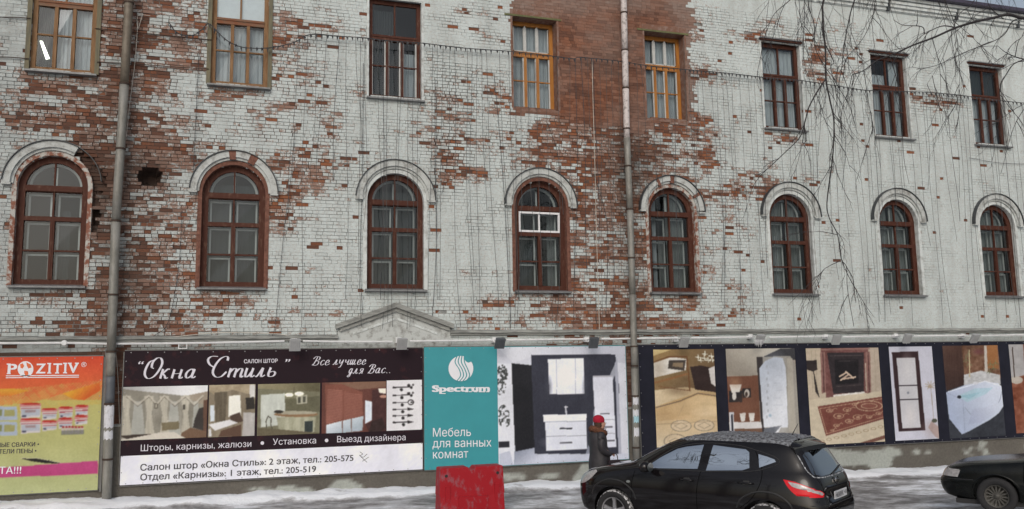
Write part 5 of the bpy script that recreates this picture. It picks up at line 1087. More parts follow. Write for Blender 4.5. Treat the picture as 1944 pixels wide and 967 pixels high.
while x_ < 1996:
    y_ = np.interp(x_, gx_, gy_); p = at(x_, y_, YG)-g0
    zend = random.choice([.85, 1.0, 1.2, 1.5, .9, 2.1]) if random.random() < .8 else random.uniform(2.5, 5)
    if x_ < 640: zend = random.choice([.9, 3, 4.2, 5])
    n = 14; zz = np.linspace(p[2], zend-g0[2], n); amp = .10*random.random()+.02; ph = random.random()*6; dr = random.uniform(-.18, .18)
    pts = [np.array([p[0]+dr*t+amp*math.sin(ph+t*5)*t, p[1]-.02+.02*math.sin(3*t+ph), z]) for t, z in zip(np.linspace(0, 1, n), zz)]
    heavy = random.random() < .18
    mb = MB().tube(pts, .0075 if heavy else .0054, 3, cap=False)
    if x_ < 1330 or heavy:
        for j in range(1, n-1):
            q = (pts[j]+pts[j-1])/2; s_ = .007; mb.add([(q[0]-s_,q[1]-.005,q[2]),(q[0],q[1]-.014,q[2]),(q[0]+s_,q[1]-.005,q[2]),(q[0],q[1]-.005,q[2]+.012),(q[0],q[1]-.005,q[2]-.012)], [(0,1,3),(1,2,3),(0,4,1),(1,4,2)])
    mb.obj('hanging_wire', M['cable'] if heavy else M['cablegrey'], gar)
    x_ += random.choice([9, 13, 18, 24, 11]) if x_ < 1300 else random.choice([7, 9, 12, 16]); k += 1

# ------------------------------------------------------------------ ground
def gz(X, Y):
    X = np.asarray(X, float); Y = np.asarray(Y, float)
    z = -2.60-.021*np.clip(X-1.5, -8, 24)
    return z+np.clip((9-Y)/9, 0, 1.0)**1.5*1.0
ax = np.concatenate([-np.geomspace(400, 9, 14), np.arange(-8, 28, .09), np.geomspace(28.2, 400, 14)]); ay = np.concatenate([-np.geomspace(400, 4, 14), np.arange(-3, 10, .25), np.arange(10, 18.9, .07), np.geomspace(19, 400, 12)])
GX, GY = np.meshgrid(ax, ay); Z = gz(GX, GY); fine = (GX > -9) & (GX < 28.5) & (GY < 18.9) & (GY > 8)
edge = 17.75+.35*(fbm(GX*.7, GX*0+3, 3)-.5)
bank = np.clip((GY-edge)/.35, 0, 1); bank = bank*bank*(3-2*bank)
Z = Z+np.where(GY < 19, bank*(.05+.13*fbm(GX*2.8, GY*2.8, 5)), 0)*fine+fine*(.035*(fbm(GX*2.2, GY*4, 4)-.5)+.016*(fbm(GX*9, GY*12, 3)-.5))
sn = np.clip(bank*1.25+(fbm(GX*.7+4, GY*1.3, 5)-.50)*2.4, 0, 1); P = np.stack([GX.ravel(), GY.ravel(), Z.ravel()], -1)
def groundmat():
    m, t, b = newmat('snow_and_slush'); L = t.links; b.inputs['Roughness'].default_value = .7
    a = N(t, 'ShaderNodeAttribute', attribute_name='Col'); sp = N(t, 'ShaderNodeSeparateColor'); L.new(a.outputs['Color'], sp.inputs[0]); geo = N(t, 'ShaderNodeNewGeometry')
    mp = N(t, 'ShaderNodeMapping'); mp.inputs['Scale'].default_value = (1, 1.5, 1); mp.inputs['Rotation'].default_value = (0, 0, .15); L.new(geo.outputs['Position'], mp.inputs[0])
    n = N(t, 'ShaderNodeTexNoise'); n.inputs['Scale'].default_value = 2.2; n.inputs['Detail'].default_value = 10; n.inputs['Roughness'].default_value = .7; L.new(mp.outputs[0], n.inputs[0])
    ad = N(t, 'ShaderNodeMath', operation='MULTIPLY_ADD'); L.new(sp.outputs[0], ad.inputs[0]); ad.inputs[1].default_value = .50; L.new(n.outputs[0], ad.inputs[2])
    r = N(t, 'ShaderNodeValToRGB'); e = r.color_ramp.elements; e[0].position = .42; e[0].color = (.17, .165, .165, 1); e[1].position = .80; e[1].color = (.86, .89, .94, 1)
    q = e.new(.56); q.color = (.36, .36, .37, 1); q = e.new(.70); q.color = (.60, .61, .64, 1); L.new(ad.outputs[0], r.inputs[0]); L.new(r.outputs[0], b.inputs['Base Color'])
    n2 = N(t, 'ShaderNodeTexNoise'); n2.inputs['Scale'].default_value = 14; n2.inputs['Detail'].default_value = 6; L.new(geo.outputs['Position'], n2.inputs[0])
    bp = N(t, 'ShaderNodeBump'); bp.inputs['Strength'].default_value = .6; bp.inputs['Distance'].default_value = .03; L.new(n2.outputs[0], bp.inputs['Height']); L.new(bp.outputs[0], b.inputs['Normal']); return m
link('ground', fastmesh('ground', P, gridfaces(len(ax), len(ay)), groundmat(), np.stack([sn.ravel()]*3, -1), smooth=True), kind='structure')

# ------------------------------------------------------------------ cars
def boolean_cut(o, cutters):
    dg = bpy.context.evaluated_depsgraph_get()
    for c_ in cutters:
        md = o.modifiers.new('cut', 'BOOLEAN'); md.object = c_; md.operation = 'DIFFERENCE'; md.solver = 'EXACT'
    bpy.context.view_layer.update(); dg = bpy.context.evaluated_depsgraph_get(); me = bpy.data.meshes.new_from_object(o.evaluated_get(dg)); o.modifiers.clear(); o.data = me
    for c_ in cutters: bpy.data.objects.remove(c_)
class Car:
    """local frame: x forward (nose at 0), y to the car's left, z up"""
    def __init__(s, root, levels, paint, wheels, rw, pf=5.5, pr=6.5, n=72):
        s.root = root; V = []; m_ = len(levels)
        for (z, uf, ur, hw) in levels:
            a = (ur-uf)/2; c = (uf+ur)/2
            for k in range(n):
                t = 2*PI*k/n; ct, st_ = math.cos(t), math.sin(t); p_ = pf if ct > 0 else pr
                x = math.copysign(abs(ct)**(2/p_), ct); y = math.copysign(abs(st_)**(2/p_), st_)
                V.append((-(c-a*x), hw*y, z))
        F_ = [(i*n+k, i*n+(k+1) % n, (i+1)*n+(k+1) % n, (i+1)*n+k) for i in range(m_-1) for k in range(n)]+[tuple(range(n-1, -1, -1)), tuple((m_-1)*n+k for k in range(n))]
        mb = MB(); mb.add(V, F_); o = mb.obj('body', paint, None)
        s.bvh = BVHTree.FromPolygons([Vector(v_) for v_ in mb.v], mb.f)
        md = o.modifiers.new('round', 'SUBSURF'); md.levels = 1; bpy.context.view_layer.update()
        me = bpy.data.meshes.new_from_object(o.evaluated_get(bpy.context.evaluated_depsgraph_get())); o.modifiers.clear(); o.data = me
        bm = bmesh.new(); bm.from_mesh(me); bmesh.ops.triangulate(bm, faces=bm.faces); s.bvh = BVHTree.FromBMesh(bm); bm.free()
        cut = [MB().lathe([(0, -.13), (rw*1.17, -.13), (rw*1.17, .25), (0, .25)], c=(-u, sgn*(.80), rw), axis=1, n=32).obj('cut', None) if sgn > 0 else MB().lathe([(0, -.25), (rw*1.17, -.25), (rw*1.17, .13), (0, .13)], c=(-u, sgn*.80, rw), axis=1, n=32).obj('cut', None) for u in wheels for sgn in (1, -1)]
        boolean_cut(o, cut); o.data.shade_smooth(); o.parent = root; s.body = o
        for p_ in o.data.polygons: p_.use_smooth = p_.area > 0
        try: o.data.set_sharp_from_angle(angle=math.radians(38))
        except Exception: pass
    def hit(s, org, d):
        h = s.bvh.ray_cast(Vector(org), Vector(d)); return np.array(h[0]) if h[0] is not None else None
    def P(s, kind, a, b, off):             # side: a = metres behind the nose, b = height; rear/front: a = y, b = height; top: a, b = u, y
        o, d = {'L': ((-a, 3, b), (0, -1, 0)), 'R': ((-a, -3, b), (0, 1, 0)), 'B': ((-8, a, b), (1, 0, 0)), 'F': ((3, a, b), (-1, 0, 0)), 'T': ((-a, b, 4), (0, 0, -1))}[kind]
        h = s.hit(o, d)
        if h is None or (kind == 'B' and h[0] > -3.5) or (kind == 'F' and h[0] < -1.2): return None
        return h-np.array(d)*off
    def patch(s, kind, poly, m, name, off=.004, rows=10, cols=16, thick=True):
        zs = [p_[1] for p_ in poly]; V, bad = [], []
        for r_ in range(rows+1):
            z = min(zs)+(max(zs)-min(zs))*(.001+.998*r_/rows); X = []
            for (a1, b1), (a2, b2) in zip(poly, poly[1:]+poly[:1]):
                if (b1 > z) != (b2 > z): X.append(a1+(a2-a1)*(z-b1)/(b2-b1))
            for c_ in range(cols+1):
                u = min(X)+(max(X)-min(X))*c_/cols; p_ = s.P(kind, u, z, off)
                bad.append(p_ is None); V.append(p_ if p_ is not None else np.zeros(3))
        F_ = [(r_*(cols+1)+c_, r_*(cols+1)+c_+1, (r_+1)*(cols+1)+c_+1, (r_+1)*(cols+1)+c_) for r_ in range(rows) for c_ in range(cols)]
        F_ = [f for f in F_ if not any(bad[i] for i in f)]
        if not F_: return None
        us = sorted({i for f in F_ for i in f}); ix = {a: b for b, a in enumerate(us)}
        mb = MB(); mb.add([V[i] for i in us], [tuple(ix[i] for i in f) for f in F_]); return mb.obj(name, m, s.root, smooth=True)
    def seam(s, kind, pts, r_=.006, m=None, name='door_seam', off=-.002):
        q = [s.P(kind, a, b, off) for a, b in catmull(pts, 6)]; q = [p_ for p_ in q if p_ is not None]
        if len(q) > 1: return MB().tube(q, r_, 5).obj(name, m or M['gap'], s.root)
    def wheelm(s, u, sgn, r_, rim, spokes, snow=False, rr=.66):
        g = sgn; t = MB().lathe([(r_*rr, -.09*g), (r_*.9, -.095*g), (r_*.985, -.075*g), (r_, -.03*g), (r_, .03*g), (r_*.985, .075*g), (r_*.9, .098*g), (r_*(rr+.03), .09*g), (r_*rr, .06*g)], axis=1, n=40)
        w_ = t.obj('wheel', M['rubber'], s.root, (-u, g*.775, r_), smooth=True)
        mb = MB().lathe([(r_*rr, .085*g), (r_*(rr-.05), .08*g), (r_*(rr-.08), .02*g), (0, .0*g)], axis=1, n=40); mb.obj('rim_dish', M['trim'] if spokes < 9 else rim, w_, smooth=True)
        for k in range(spokes):
            a = 2*PI*k/spokes+.3; ca, sa = math.cos(a), math.sin(a); q = []
            for rad, hw_ in ((r_*.12, .032 if spokes < 9 else .012), (r_*.45, .026 if spokes < 9 else .012), (r_*(rr-.03), .038 if spokes < 9 else .014)):
                for e_ in (-1, 1): q.append((rad*ca-e_*hw_*sa, rad*sa+e_*hw_*ca))
            V = [(x, (.072 if i > 3 else .06)*g, z) for i, (x, z) in enumerate(q)]+[(x, .03*g, z) for x, z in q]
            MB().add(V, [(0, 1, 3, 2), (2, 3, 5, 4), (0, 2, 8, 6), (2, 4, 10, 8), (1, 7, 9, 3), (3, 9, 11, 5)]).obj('spoke', rim, w_)
        MB().lathe([(r_*(rr+.005), .094*g), (r_*(rr-.045), .090*g), (r_*(rr-.05), .06*g)], axis=1, n=40).obj('rim', rim, w_, smooth=True)
        MB().lathe([(r_*.17, .04*g), (r_*.16, .078*g), (0, .084*g)], axis=1, n=20).obj('hub_cap', rim, w_, smooth=True)
        if snow: MB().lathe([(r_*.93, .097*g), (r_*.975, .082*g), (r_*1.003, .05*g), (r_*1.004, .0)], axis=1, n=48).obj('snow_crust', mat('caked_snow', (.02, .02, .02), .9, scale=26, col2=(.6, .6, .62), thr=(.5, .05)), w_, smooth=True)
        return w_
HD = .987
hvec = np.array([-math.cos(HD), math.sin(HD)]); RZ = math.atan2(hvec[1], hvec[0])
suv = empty('suv', (6.15, 14.55, -2.75), RZ, label='black compact crossover with snow on its roof parked nose in at the sign', cat='car')
LV = [(.22,.14,4.22,.80),(.32,.04,4.30,.86),(.50,.0,4.34,.885),(.62,.0,4.36,.895),(.72,.0,4.33,.892),(.80,.02,4.30,.885),(.88,.07,4.29,.875),(.94,.15,4.28,.865),(1.00,.30,4.26,.85),(1.05,.52,4.24,.83),(1.09,.85,4.22,.805),(1.12,1.02,4.20,.79),(1.16,1.12,4.17,.765),
      (1.25,1.30,4.12,.735),(1.35,1.48,4.06,.70),(1.44,1.66,4.0,.665),(1.51,1.84,3.95,.62),(1.56,2.02,3.88,.56),(1.595,2.2,3.75,.46),(1.62,2.45,3.5,.28),(1.625,2.7,3.2,.1)]
C1 = Car(suv, LV, M['carblack'], (.88, 3.50), .345)
for k in 'LR':
    C1.patch(k, [(1.46,1.075),(1.72,1.25),(2.02,1.40),(2.30,1.465),(2.46,1.475),(2.40,1.09)], M['carglass'], 'front_side_window')
    C1.patch(k, [(2.55,1.10),(2.62,1.475),(2.90,1.47),(3.22,1.43),(3.25,1.145)], M['carglass'], 'rear_side_window')
    C1.patch(k, [(3.40,1.19),(3.37,1.38),(3.60,1.33),(3.66,1.29)], M['carglass'], 'quarter_window', rows=6, cols=8)
    C1.seam(k, [(1.42,1.065),(1.9,1.075),(2.6,1.09),(3.3,1.135),(3.62,1.22)], .008, M['trim'], 'window_trim')
    C1.seam(k, [(1.44,1.07),(1.74,1.28),(2.04,1.43),(2.5,1.50),(3.0,1.49),(3.3,1.44),(3.6,1.36),(3.70,1.29),(3.62,1.22)], .007, M['trim'], 'window_trim')
    C1.seam(k, [(1.30,1.03),(1.25,.8),(1.26,.5)]); C1.seam(k, [(2.47,1.09),(2.42,.8),(2.42,.42)]); C1.seam(k, [(3.32,1.42),(3.44,1.17),(3.44,.97),(3.30,.74),(3.12,.6)])
    C1.seam(k, [(.62,1.02),(1.0,1.10),(1.4,1.16)], .005, M['trim'], 'bonnet_seam')
    C1.seam(k, [(.45,.60),(.52,.73),(.70,.83),(.88,.86),(1.08,.83),(1.26,.72),(1.33,.58)][::1], .016, M['trim'], 'arch_trim'); C1.seam(k, [(3.07,.60),(3.14,.73),(3.32,.83),(3.50,.86),(3.70,.83),(3.87,.72),(3.93,.58)], .016, M['trim'], 'arch_trim')
    for u, z in ((2.24, .945), (3.22, .965)):
        p = C1.P(k, u, z, 0)
        if p is None: continue
        g = 1 if k == 'L' else -1
        C1.patch(k, [(u-.05,z-.03),(u-.06,z),(u-.04,z+.035),(u+.05,z+.035),(u+.07,z),(u+.05,z-.03)], M['trim'], 'handle_recess', .002, 4, 6)
        MB().tube([p+np.array([.12, g*.008, 0]), p+np.array([.08, g*.035, .003]), p+np.array([-.08, g*.035, .003]), p+np.array([-.12, g*.008, 0])], .013, 8).obj('door_handle', M['carblack'], suv, smooth=True)
    g = 1 if k == 'L' else -1; p = C1.P(k, 1.62, 1.07, 0)
    o = MB().lathe([(0,-.12),(.06,-.115),(.10,-.07),(.112,0),(.10,.08),(.06,.11),(0,.12)], axis=1, n=16).obj('wing_mirror', M['carblack'], suv, tuple(p+np.array([.02, g*.19, .05])), smooth=True); o.scale = (.75, 1, .8)
    MB().box(-.03, .03, -.06, .06, -.03, .0).obj('mirror_arm', M['trim'], suv, tuple(p+np.array([.02, g*.06, .01])))
    o = MB().lathe([(.001, 0), (.095, .0)], axis=0, n=20).obj('mirror_glass', mat('mirror_glass_blue', (.012, .018, .022), .35, metal=0), suv, tuple(p+np.array([-.068, g*.19, .05]))); o.scale = (1, 1, .72)
    C1.patch(k, [(1.16,.83),(1.15,.85),(1.17,.87),(1.21,.87),(1.23,.85),(1.21,.83)], M['chrome'], 'side_repeater', .006, 4, 6)
    C1.patch(k, [(.10,.72),(.10,.84),(.20,.93),(.48,.985),(.55,.98),(.44,.86),(.28,.76)], M['clearlens'], 'headlight', .005)
    C1.patch(k, [(3.78,1.05),(3.83,.97),(3.90,.89),(3.98,.83),(4.20,.81),(4.20,.93),(4.05,.99),(3.90,1.04)], M['redlens'], 'tail_light', .006, 10, 16)
    C1.patch(k, [(3.85,1.025),(3.90,.965),(3.99,.93),(4.19,.90),(4.19,.925),(4.05,.98),(3.92,1.02)], M['clearlens'], 'tail_light_upper', .012, 6, 14)
gs = (1, -1)
for g in gs:
    C1.patch('B', [(g*.77,.935),(g*.62,.90),(g*.56,.855),(g*.60,.81),(g*.77,.81)], M['redlens'], 'tail_light_end', .006, 8, 10)
    C1.patch('B', [(g*.77,.925),(g*.63,.89),(g*.585,.855),(g*.62,.835),(g*.77,.895)], M['clearlens'], 'tail_light_lens', .012, 6, 8)
C1.patch('B', [(-.62,1.12),(-.55,1.39),(-.48,1.415),(.48,1.415),(.55,1.39),(.62,1.12),(.5,1.085),(-.5,1.085)], M['reardark'], 'rear_window', .005, 10, 20)
C1.seam('B', [(-.60,1.40),(-.64,1.12),(-.5,1.07),(0,1.06),(.5,1.07),(.64,1.12),(.60,1.40)], .010, mat('frosty_seal', (.05, .05, .055), .7, scale=20, col2=(.5, .52, .56), thr=(.5, .08)), 'window_seal')
C1.patch('T', [(1.14,-.62),(1.14,.62),(1.86,.50),(1.86,-.50)], M['carglass'], 'windscreen', .005, 12, 12)
sp_ = MB(); pr_ = []
for y in np.linspace(-.60, .60, 13):
    k = 1-abs(y)/.6*.06
    pr_ += [(-3.80, y*.97, 1.572-.06*(y/.6)**2), (-4.15*k, y*1.03, 1.515-.05*(y/.6)**2), (-4.165*k, y*1.03, 1.455-.05*(y/.6)**2), (-3.96, y, 1.425-.05*(y/.6)**2)]
sp_.add(pr_, [(i*4+k, i*4+k+1, i*4+k+5, i*4+k+4) for i in range(12) for k in range(3)]+[(0,1,2,3), (48,49,50,51)]); sp_.obj('spoiler', M['carblack'], suv, smooth=False)
p = C1.P('B', 0, .80, .0); pl_ = MB().box(-.012, .0, -.26, .26, -.056, .056).obj('number_plate', M['plate'], suv, tuple(p+np.array([-.012, .0, 0])))
def rear_text(body, y0_, y1_, z, h, x, m, parent, shear=0):
    me = textmesh(body, m, shear, .01); n = len(me.vertices); co = np.empty(n*3); me.vertices.foreach_get('co', co); co = co.reshape(-1, 3); a, b = co[:, 0].min(), co[:, 0].max()
    t = (co[:, 0]-a)/(b-a); new = np.stack([np.full(n, x), y0_+(y1_-y0_)*t, z+co[:, 1]/.7*h], -1); me.vertices.foreach_set('co', new.ravel()); return link('lettering', me, parent)
rear_text('Н658УК', .245, -.10, -.036, .07, -.016, M['ink'], pl_); rear_text('43', -.14, -.235, -.02, .05, -.016, M['ink'], pl_)
p = C1.P('B', .62, .76, .0); rear_text('QASHQAI', .74, .46, .745, .032, float(C1.P('B', .70, .76, 0)[0])-.012, M['chrome'], suv)
p = C1.P('B', 0, .99, 0); MB().ring(0, 0, .045, .06, -.006, .006, 0, 2*PI, 24).obj('badge', M['chrome'], suv, tuple(p+np.array([-.02, 0, 0]))).rotation_euler = (0, 0, PI/2)
MB().box(-.008, .008, -.075, .075, -.014, .014).obj('badge_bar', M['chrome'], suv, tuple(p+np.array([-.024, 0, 0])))
MB().tube([C1.P('B', .05, 1.09, .02), C1.P('B', -.15, 1.12, .03), C1.P('B', -.45, 1.16, .02)], .012, 5).obj('rear_wiper', M['trim'], suv)
MB().tube([(-3.62, 0, 1.60), (-3.74, 0, 1.80)], [.008, .004], 5).obj('aerial', M['trim'], suv)
C1.seam('B', [(-.84,.70),(-.4,.69),(0,.69),(.4,.69),(.84,.70)], .008, M['trim'], 'bumper_seam'); C1.seam('B', [(.60,1.06),(.57,.98),(.54,.84),(.52,.70)], .005); C1.seam('B', [(-.60,1.06),(-.57,.98),(-.54,.84),(-.52,.70)], .005)
C1.patch('F', [(-.40,.60),(-.42,.80),(.42,.80),(.40,.60)], M['trim'], 'grille', .006, 6, 10)
MB().box(-4.1, -.3, -.72, .72, .16, .24).obj('underbody', M['trim'], suv)
for a_, b_ in ((.5, .28), (.0, .28)): MB().tube([C1.P('T', 1.10, a_-.3, .02), C1.P('T', 1.30, a_, .02)], .008, 5).obj('front_wiper', M['trim'], suv)
for u in (.88, 3.50):
    for g in gs: C1.wheelm(u, g, .345, M['rim'], 5, snow=True)
# snow lying on the roof: clotted thin layer
V = []; nu, nv = 90, 60
for i in range(nu):
    for j in range(nv):
        u = 1.88+1.94*i/(nu-1); y = -.58+1.16*j/(nv-1)
        y *= min(1, .72+.28*min(1, (u-1.8)/.35)) ; p = C1.P('T', u, y, 0); ed = max(0, 1-max(abs(y)/.58, 0)**6)
        h = .002+.022*max(0, float(fbm(u*22, y*22, 3))-.40)*2.0*ed; V.append((p[0], p[1], p[2]+h))
F_ = gridfaces(nv, nu)
link('roof_snow', fastmesh('roof_snow', V, F_, mat('crusted_snow_on_roof', (.045, .045, .05), .85, scale=24, col2=(.36, .38, .42), thr=(.55, .16), bump=.6, bscale=60), smooth=True), suv, kind='stuff')

# dark green saloon at the right edge
HA = .95; hv = np.array([-math.cos(HA), math.sin(HA)])
sed = empty('saloon_car', (12.66, 13.24, -2.69), math.atan2(hv[1], hv[0]), label='dirty dark green saloon car at the right edge showing its front wing', cat='car')
LA = [(.18,.20,4.68,.78),(.26,.08,4.75,.84),(.36,.03,4.79,.875),(.48,.0,4.79,.885),(.545,.01,4.79,.888),(.56,.045,4.77,.88),(.66,.08,4.76,.88),(.74,.13,4.74,.875),(.79,.24,4.70,.865),(.83,.36,4.66,.85),(.87,.62,4.60,.83),(.90,.92,4.50,.81),(.93,1.22,4.35,.79),(.955,1.42,4.1,.77),
      (1.0,1.52,4.0,.745),(1.1,1.68,3.86,.70),(1.2,1.86,3.68,.65),(1.3,2.06,3.46,.58),(1.36,2.24,3.26,.50),(1.40,2.45,3.05,.36),(1.415,2.65,2.85,.12)]
C2 = Car(sed, LA, M['cargreen'], (.97, 3.66), .315)
for k in 'LR':
    C2.patch(k, [(1.75,.99),(2.0,1.16),(2.28,1.30),(2.60,1.33),(2.62,1.0)], M['carglass'], 'front_side_window'); C2.patch(k, [(2.70,1.0),(2.70,1.33),(3.10,1.30),(3.45,1.18),(3.62,1.02)], M['carglass'], 'rear_side_window')
    C2.seam(k, [(1.42,.90),(1.40,.6),(1.45,.3)]); C2.seam(k, [(2.66,.98),(2.66,.6),(2.66,.3)]); C2.seam(k, [(.18,.785),(.6,.835),(1.0,.87),(1.4,.905)], .005, M['trim'], 'bonnet_seam')
    C2.seam(k, [(.06,.555),(.4,.565),(.62,.57)], .007, M['trim'], 'bumper_seam'); C2.seam(k, [(1.4,.52),(2.4,.53),(3.3,.53)], .018, M['trim'], 'rub_strip')
    C2.seam(k, [(.57,.32),(.62,.50),(.76,.63),(.97,.685),(1.18,.63),(1.32,.50),(1.37,.32)], .012, M['cargreen'], 'arch_lip', .002)
    C2.patch(k, [(.12,.60),(.14,.71),(.20,.745),(.40,.735),(.41,.70),(.37,.60)], M['clearlens'], 'headlight', .006); C2.patch(k, [(4.45,.62),(4.45,.78),(4.72,.78),(4.74,.62)], M['redlens'], 'tail_light', .006)
for g in gs: C2.patch('F', [(g*.78,.60),(g*.78,.72),(g*.45,.72),(g*.45,.60)], M['clearlens'], 'headlight_face', .006, 5, 8)
C2.patch('F', [(-.42,.60),(-.42,.70),(.42,.70),(.42,.60)], M['trim'], 'grille', .006, 5, 8); C2.patch('T', [(1.52,-.60),(1.52,.60),(2.10,.48),(2.10,-.48)], M['carglass'], 'windscreen', .005, 10, 12)
MB().box(-4.5, -.3, -.72, .72, .14, .22).obj('underbody', M['trim'], sed)
for u in (.97, 3.66):
    for g in gs: C2.wheelm(u, g, .315, M['rimdark'], 15, rr=.60)

# ------------------------------------------------------------------ red plastic barrier
bc = at(891, 930, 15.8); BZ = float(gz(bc[0], 15.8))
bar = empty('road_barrier', (bc[0]+.01, 15.8, BZ), -.0, label='scuffed red plastic road barrier standing in the snow below the teal sign', cat='barrier')
W2 = .61; H_ = .82
out = [(-W2, .0), (-W2, .07), (-W2+.004, .30), (-W2-.008, .33), (-W2+.004, .62), (-W2+.010, H_-.012), (-W2+.035, H_), (-.075, H_), (-.045, H_-.05), (.045, H_-.05), (.075, H_), (W2-.035, H_), (W2-.010, H_-.012), (W2-.004, .62), (W2+.008, .33), (W2-.004, .30), (W2, .07), (W2, .0)]
def dep(z): return .23 if z < .08 else (.20 if z < .32 else .20-(z-.32)*.05)
mb = MB(); n = len(out); V = [(x, -dep(z), z) for x, z in out]+[(x, dep(z), z) for x, z in out]; mb.add(V, [tuple(range(n)), tuple(range(2*n-1, n-1, -1))]+[(i, i+n, (i+1) % n+n, (i+1) % n) for i in range(n)])
o = mb.obj('shell', M['redplastic'], bar); md = o.modifiers.new('bevel', 'BEVEL'); md.width = .012; md.segments = 2
for x, z in ((-.49, .68), (.49, .69)): MB().lathe([(.0, -.01), (.022, -.01), (.028, 0)], c=(x, -dep(z)-.004, z), axis=1, n=12).obj('lug_hole', M['trim'], bar)
MB().box(-.28, .28, -.235, -.19, .06, .30).obj('moulded_panel', M['redplastic'], bar)
mb = MB(); 
for x in (-.5, .5): mb.box(x-.045, x+.045, -.225, -.19, .08, .55)
for k, x in enumerate((-.47, .47)): MB().box(x-.045, x+.045, -.214, -.17, .08, .50).obj('moulded_rib', M['redplastic'], bar)

# ------------------------------------------------------------------ person walking right along the signs
pp = at(1136, 840, 15.9); PXX = float(pp[0]); pz = float(gz(PXX, 15.9))
per = empty('person', (PXX, 15.9, pz), 0, label='person in a red knit cap and charcoal padded coat with brown fur collar walking right', cat='person')
def skin_mesh(verts, edges, radii, m, name, parent, lev=2, root=0):
    me = bpy.data.meshes.new(name); me.from_pydata(verts, edges, []); o = bpy.data.objects.new(name, me); COL.objects.link(o)
    md = o.modifiers.new('skin', 'SKIN'); md.use_smooth_shade = True
    for i, r_ in enumerate(radii): sv = me.skin_vertices[0].data[i]; sv.radius = (r_, r_) if not isinstance(r_, tuple) else r_; sv.use_root = (i == root)
    s_ = o.modifiers.new('sub', 'SUBSURF'); s_.levels = lev; s_.render_levels = lev
    bpy.context.view_layer.update(); me2 = bpy.data.meshes.new_from_object(o.evaluated_get(bpy.context.evaluated_depsgraph_get())); bpy.data.objects.remove(o)
    me2.materials.clear(); me2.materials.append(m); me2.shade_smooth(); return link(name, me2, parent)
v_ = [(0,0,.88),(0,0,1.05),(.01,0,1.25),(.02,0,1.38),(.045,0,1.45),(.085,0,1.53),(.085,0,1.61)]; e_ = [(0,1),(1,2),(2,3),(3,4),(4,5),(5,6)]; r_ = [.14,.13,.13,.10,.055,.092,.080]
def limb(start, pts, rads):
    i = start
    for p_, q in zip(pts, rads): v_.append(p_); r_.append(q); e_.append((i, len(v_)-1)); i = len(v_)-1
    return i
for g in (-1, 1):
    limb(0, [(.0, g*.09, .80), (.06*g+.03, g*.09, .46), (.12*g-.03, g*.09, .09), (.12*g+.02, g*.09, .035), (.12*g+.12, g*.09, .03)], [.085, .058, .042, .04, .03])
    w_i = limb(3, [(.01, g*.17, 1.34), (-.03, g*.23, 1.10), (.16, g*.19, .98), (.20, g*.185, .965)], [.042, .036, .030, .026])
    for k, (dx, dz, L_) in enumerate(((.05, .012, .05), (.055, .0, .055), (.052, -.012, .05), (.045, -.024, .04))):
        b_ = v_[w_i]; limb(w_i, [(b_[0]+dx*.8, b_[1]-g*.012, b_[2]+dz), (b_[0]+dx+L_*.4, b_[1]-g*.03, b_[2]+dz-.028)], [.010, .008])
    b_ = v_[w_i]; limb(w_i, [(b_[0]+.02, b_[1]-g*.03, b_[2]+.012), (b_[0]+.045, b_[1]-g*.045, b_[2]+.012)], [.010, .008])
body_ = skin_mesh(v_, e_, r_, M['skin'], 'body', per)
# face: nose, brow, ears, lips and eyes on the head, looking along +x
hd = MB()
hd.tube([(.138, 0, 1.568), (.166, 0, 1.540), (.138, 0, 1.528)], [.008, .013, .008], 6); hd.obj('nose', M['skin'], per, smooth=True)
for g in (-1, 1):
    MB().lathe([(0, -.012), (.008, -.008), (.011, 0), (.008, .008), (0, .012)], c=(.138, g*.032, 1.562), axis=1, n=8).obj('eye', M['ink'], per, smooth=True)
    MB().ring(.06, 1.555, .008, .026, g*.082-.006, g*.082+.006, 0, 2*PI, 12).obj('ear', M['skin'], per)
    MB().ring(.152, 1.562, .018, .021, g*.034-.001, g*.034+.001, 0, 2*PI, 14).obj('glasses_rim', M['trim'], per).rotation_euler = (0, 0, 0)
MB().tube([(.132, -.02, 1.508), (.138, 0, 1.507), (.132, .02, 1.508)], .005, 5).obj('mouth', mat('lips', (.30, .10, .09), .5), per)
def loft(rings, m, name, n=28, parent=per, wob=0, bulk=1):
    V = []
    for i, (z, cx_, rx_, ry_) in enumerate(rings):
        for k in range(n):
            a = 2*PI*k/n; w_ = 1+wob*math.sin(i*2.4)+wob*.5*math.sin(a*5+i); V.append((cx_+rx_*math.cos(a)*w_*bulk, ry_*math.sin(a)*w_*bulk, z))
    m_ = len(rings); return MB().add(V, [(i*n+k, i*n+(k+1) % n, (i+1)*n+(k+1) % n, (i+1)*n+k) for i in range(m_-1) for k in range(n)]).obj(name, m, parent, smooth=True)
loft([(.42,.01,.22,.24),(.55,.01,.215,.235),(.66,.01,.212,.23),(.78,.01,.205,.225),(.88,.015,.20,.22),(.96,.015,.19,.21),(1.04,.01,.178,.20),(1.12,.0,.172,.20),(1.20,-.005,.168,.20),(1.28,-.012,.165,.20),(1.36,-.015,.155,.185),(1.42,.0,.12,.13),(1.46,.01,.09,.09)], M['coat'], 'coat', wob=.020, bulk=1.03)
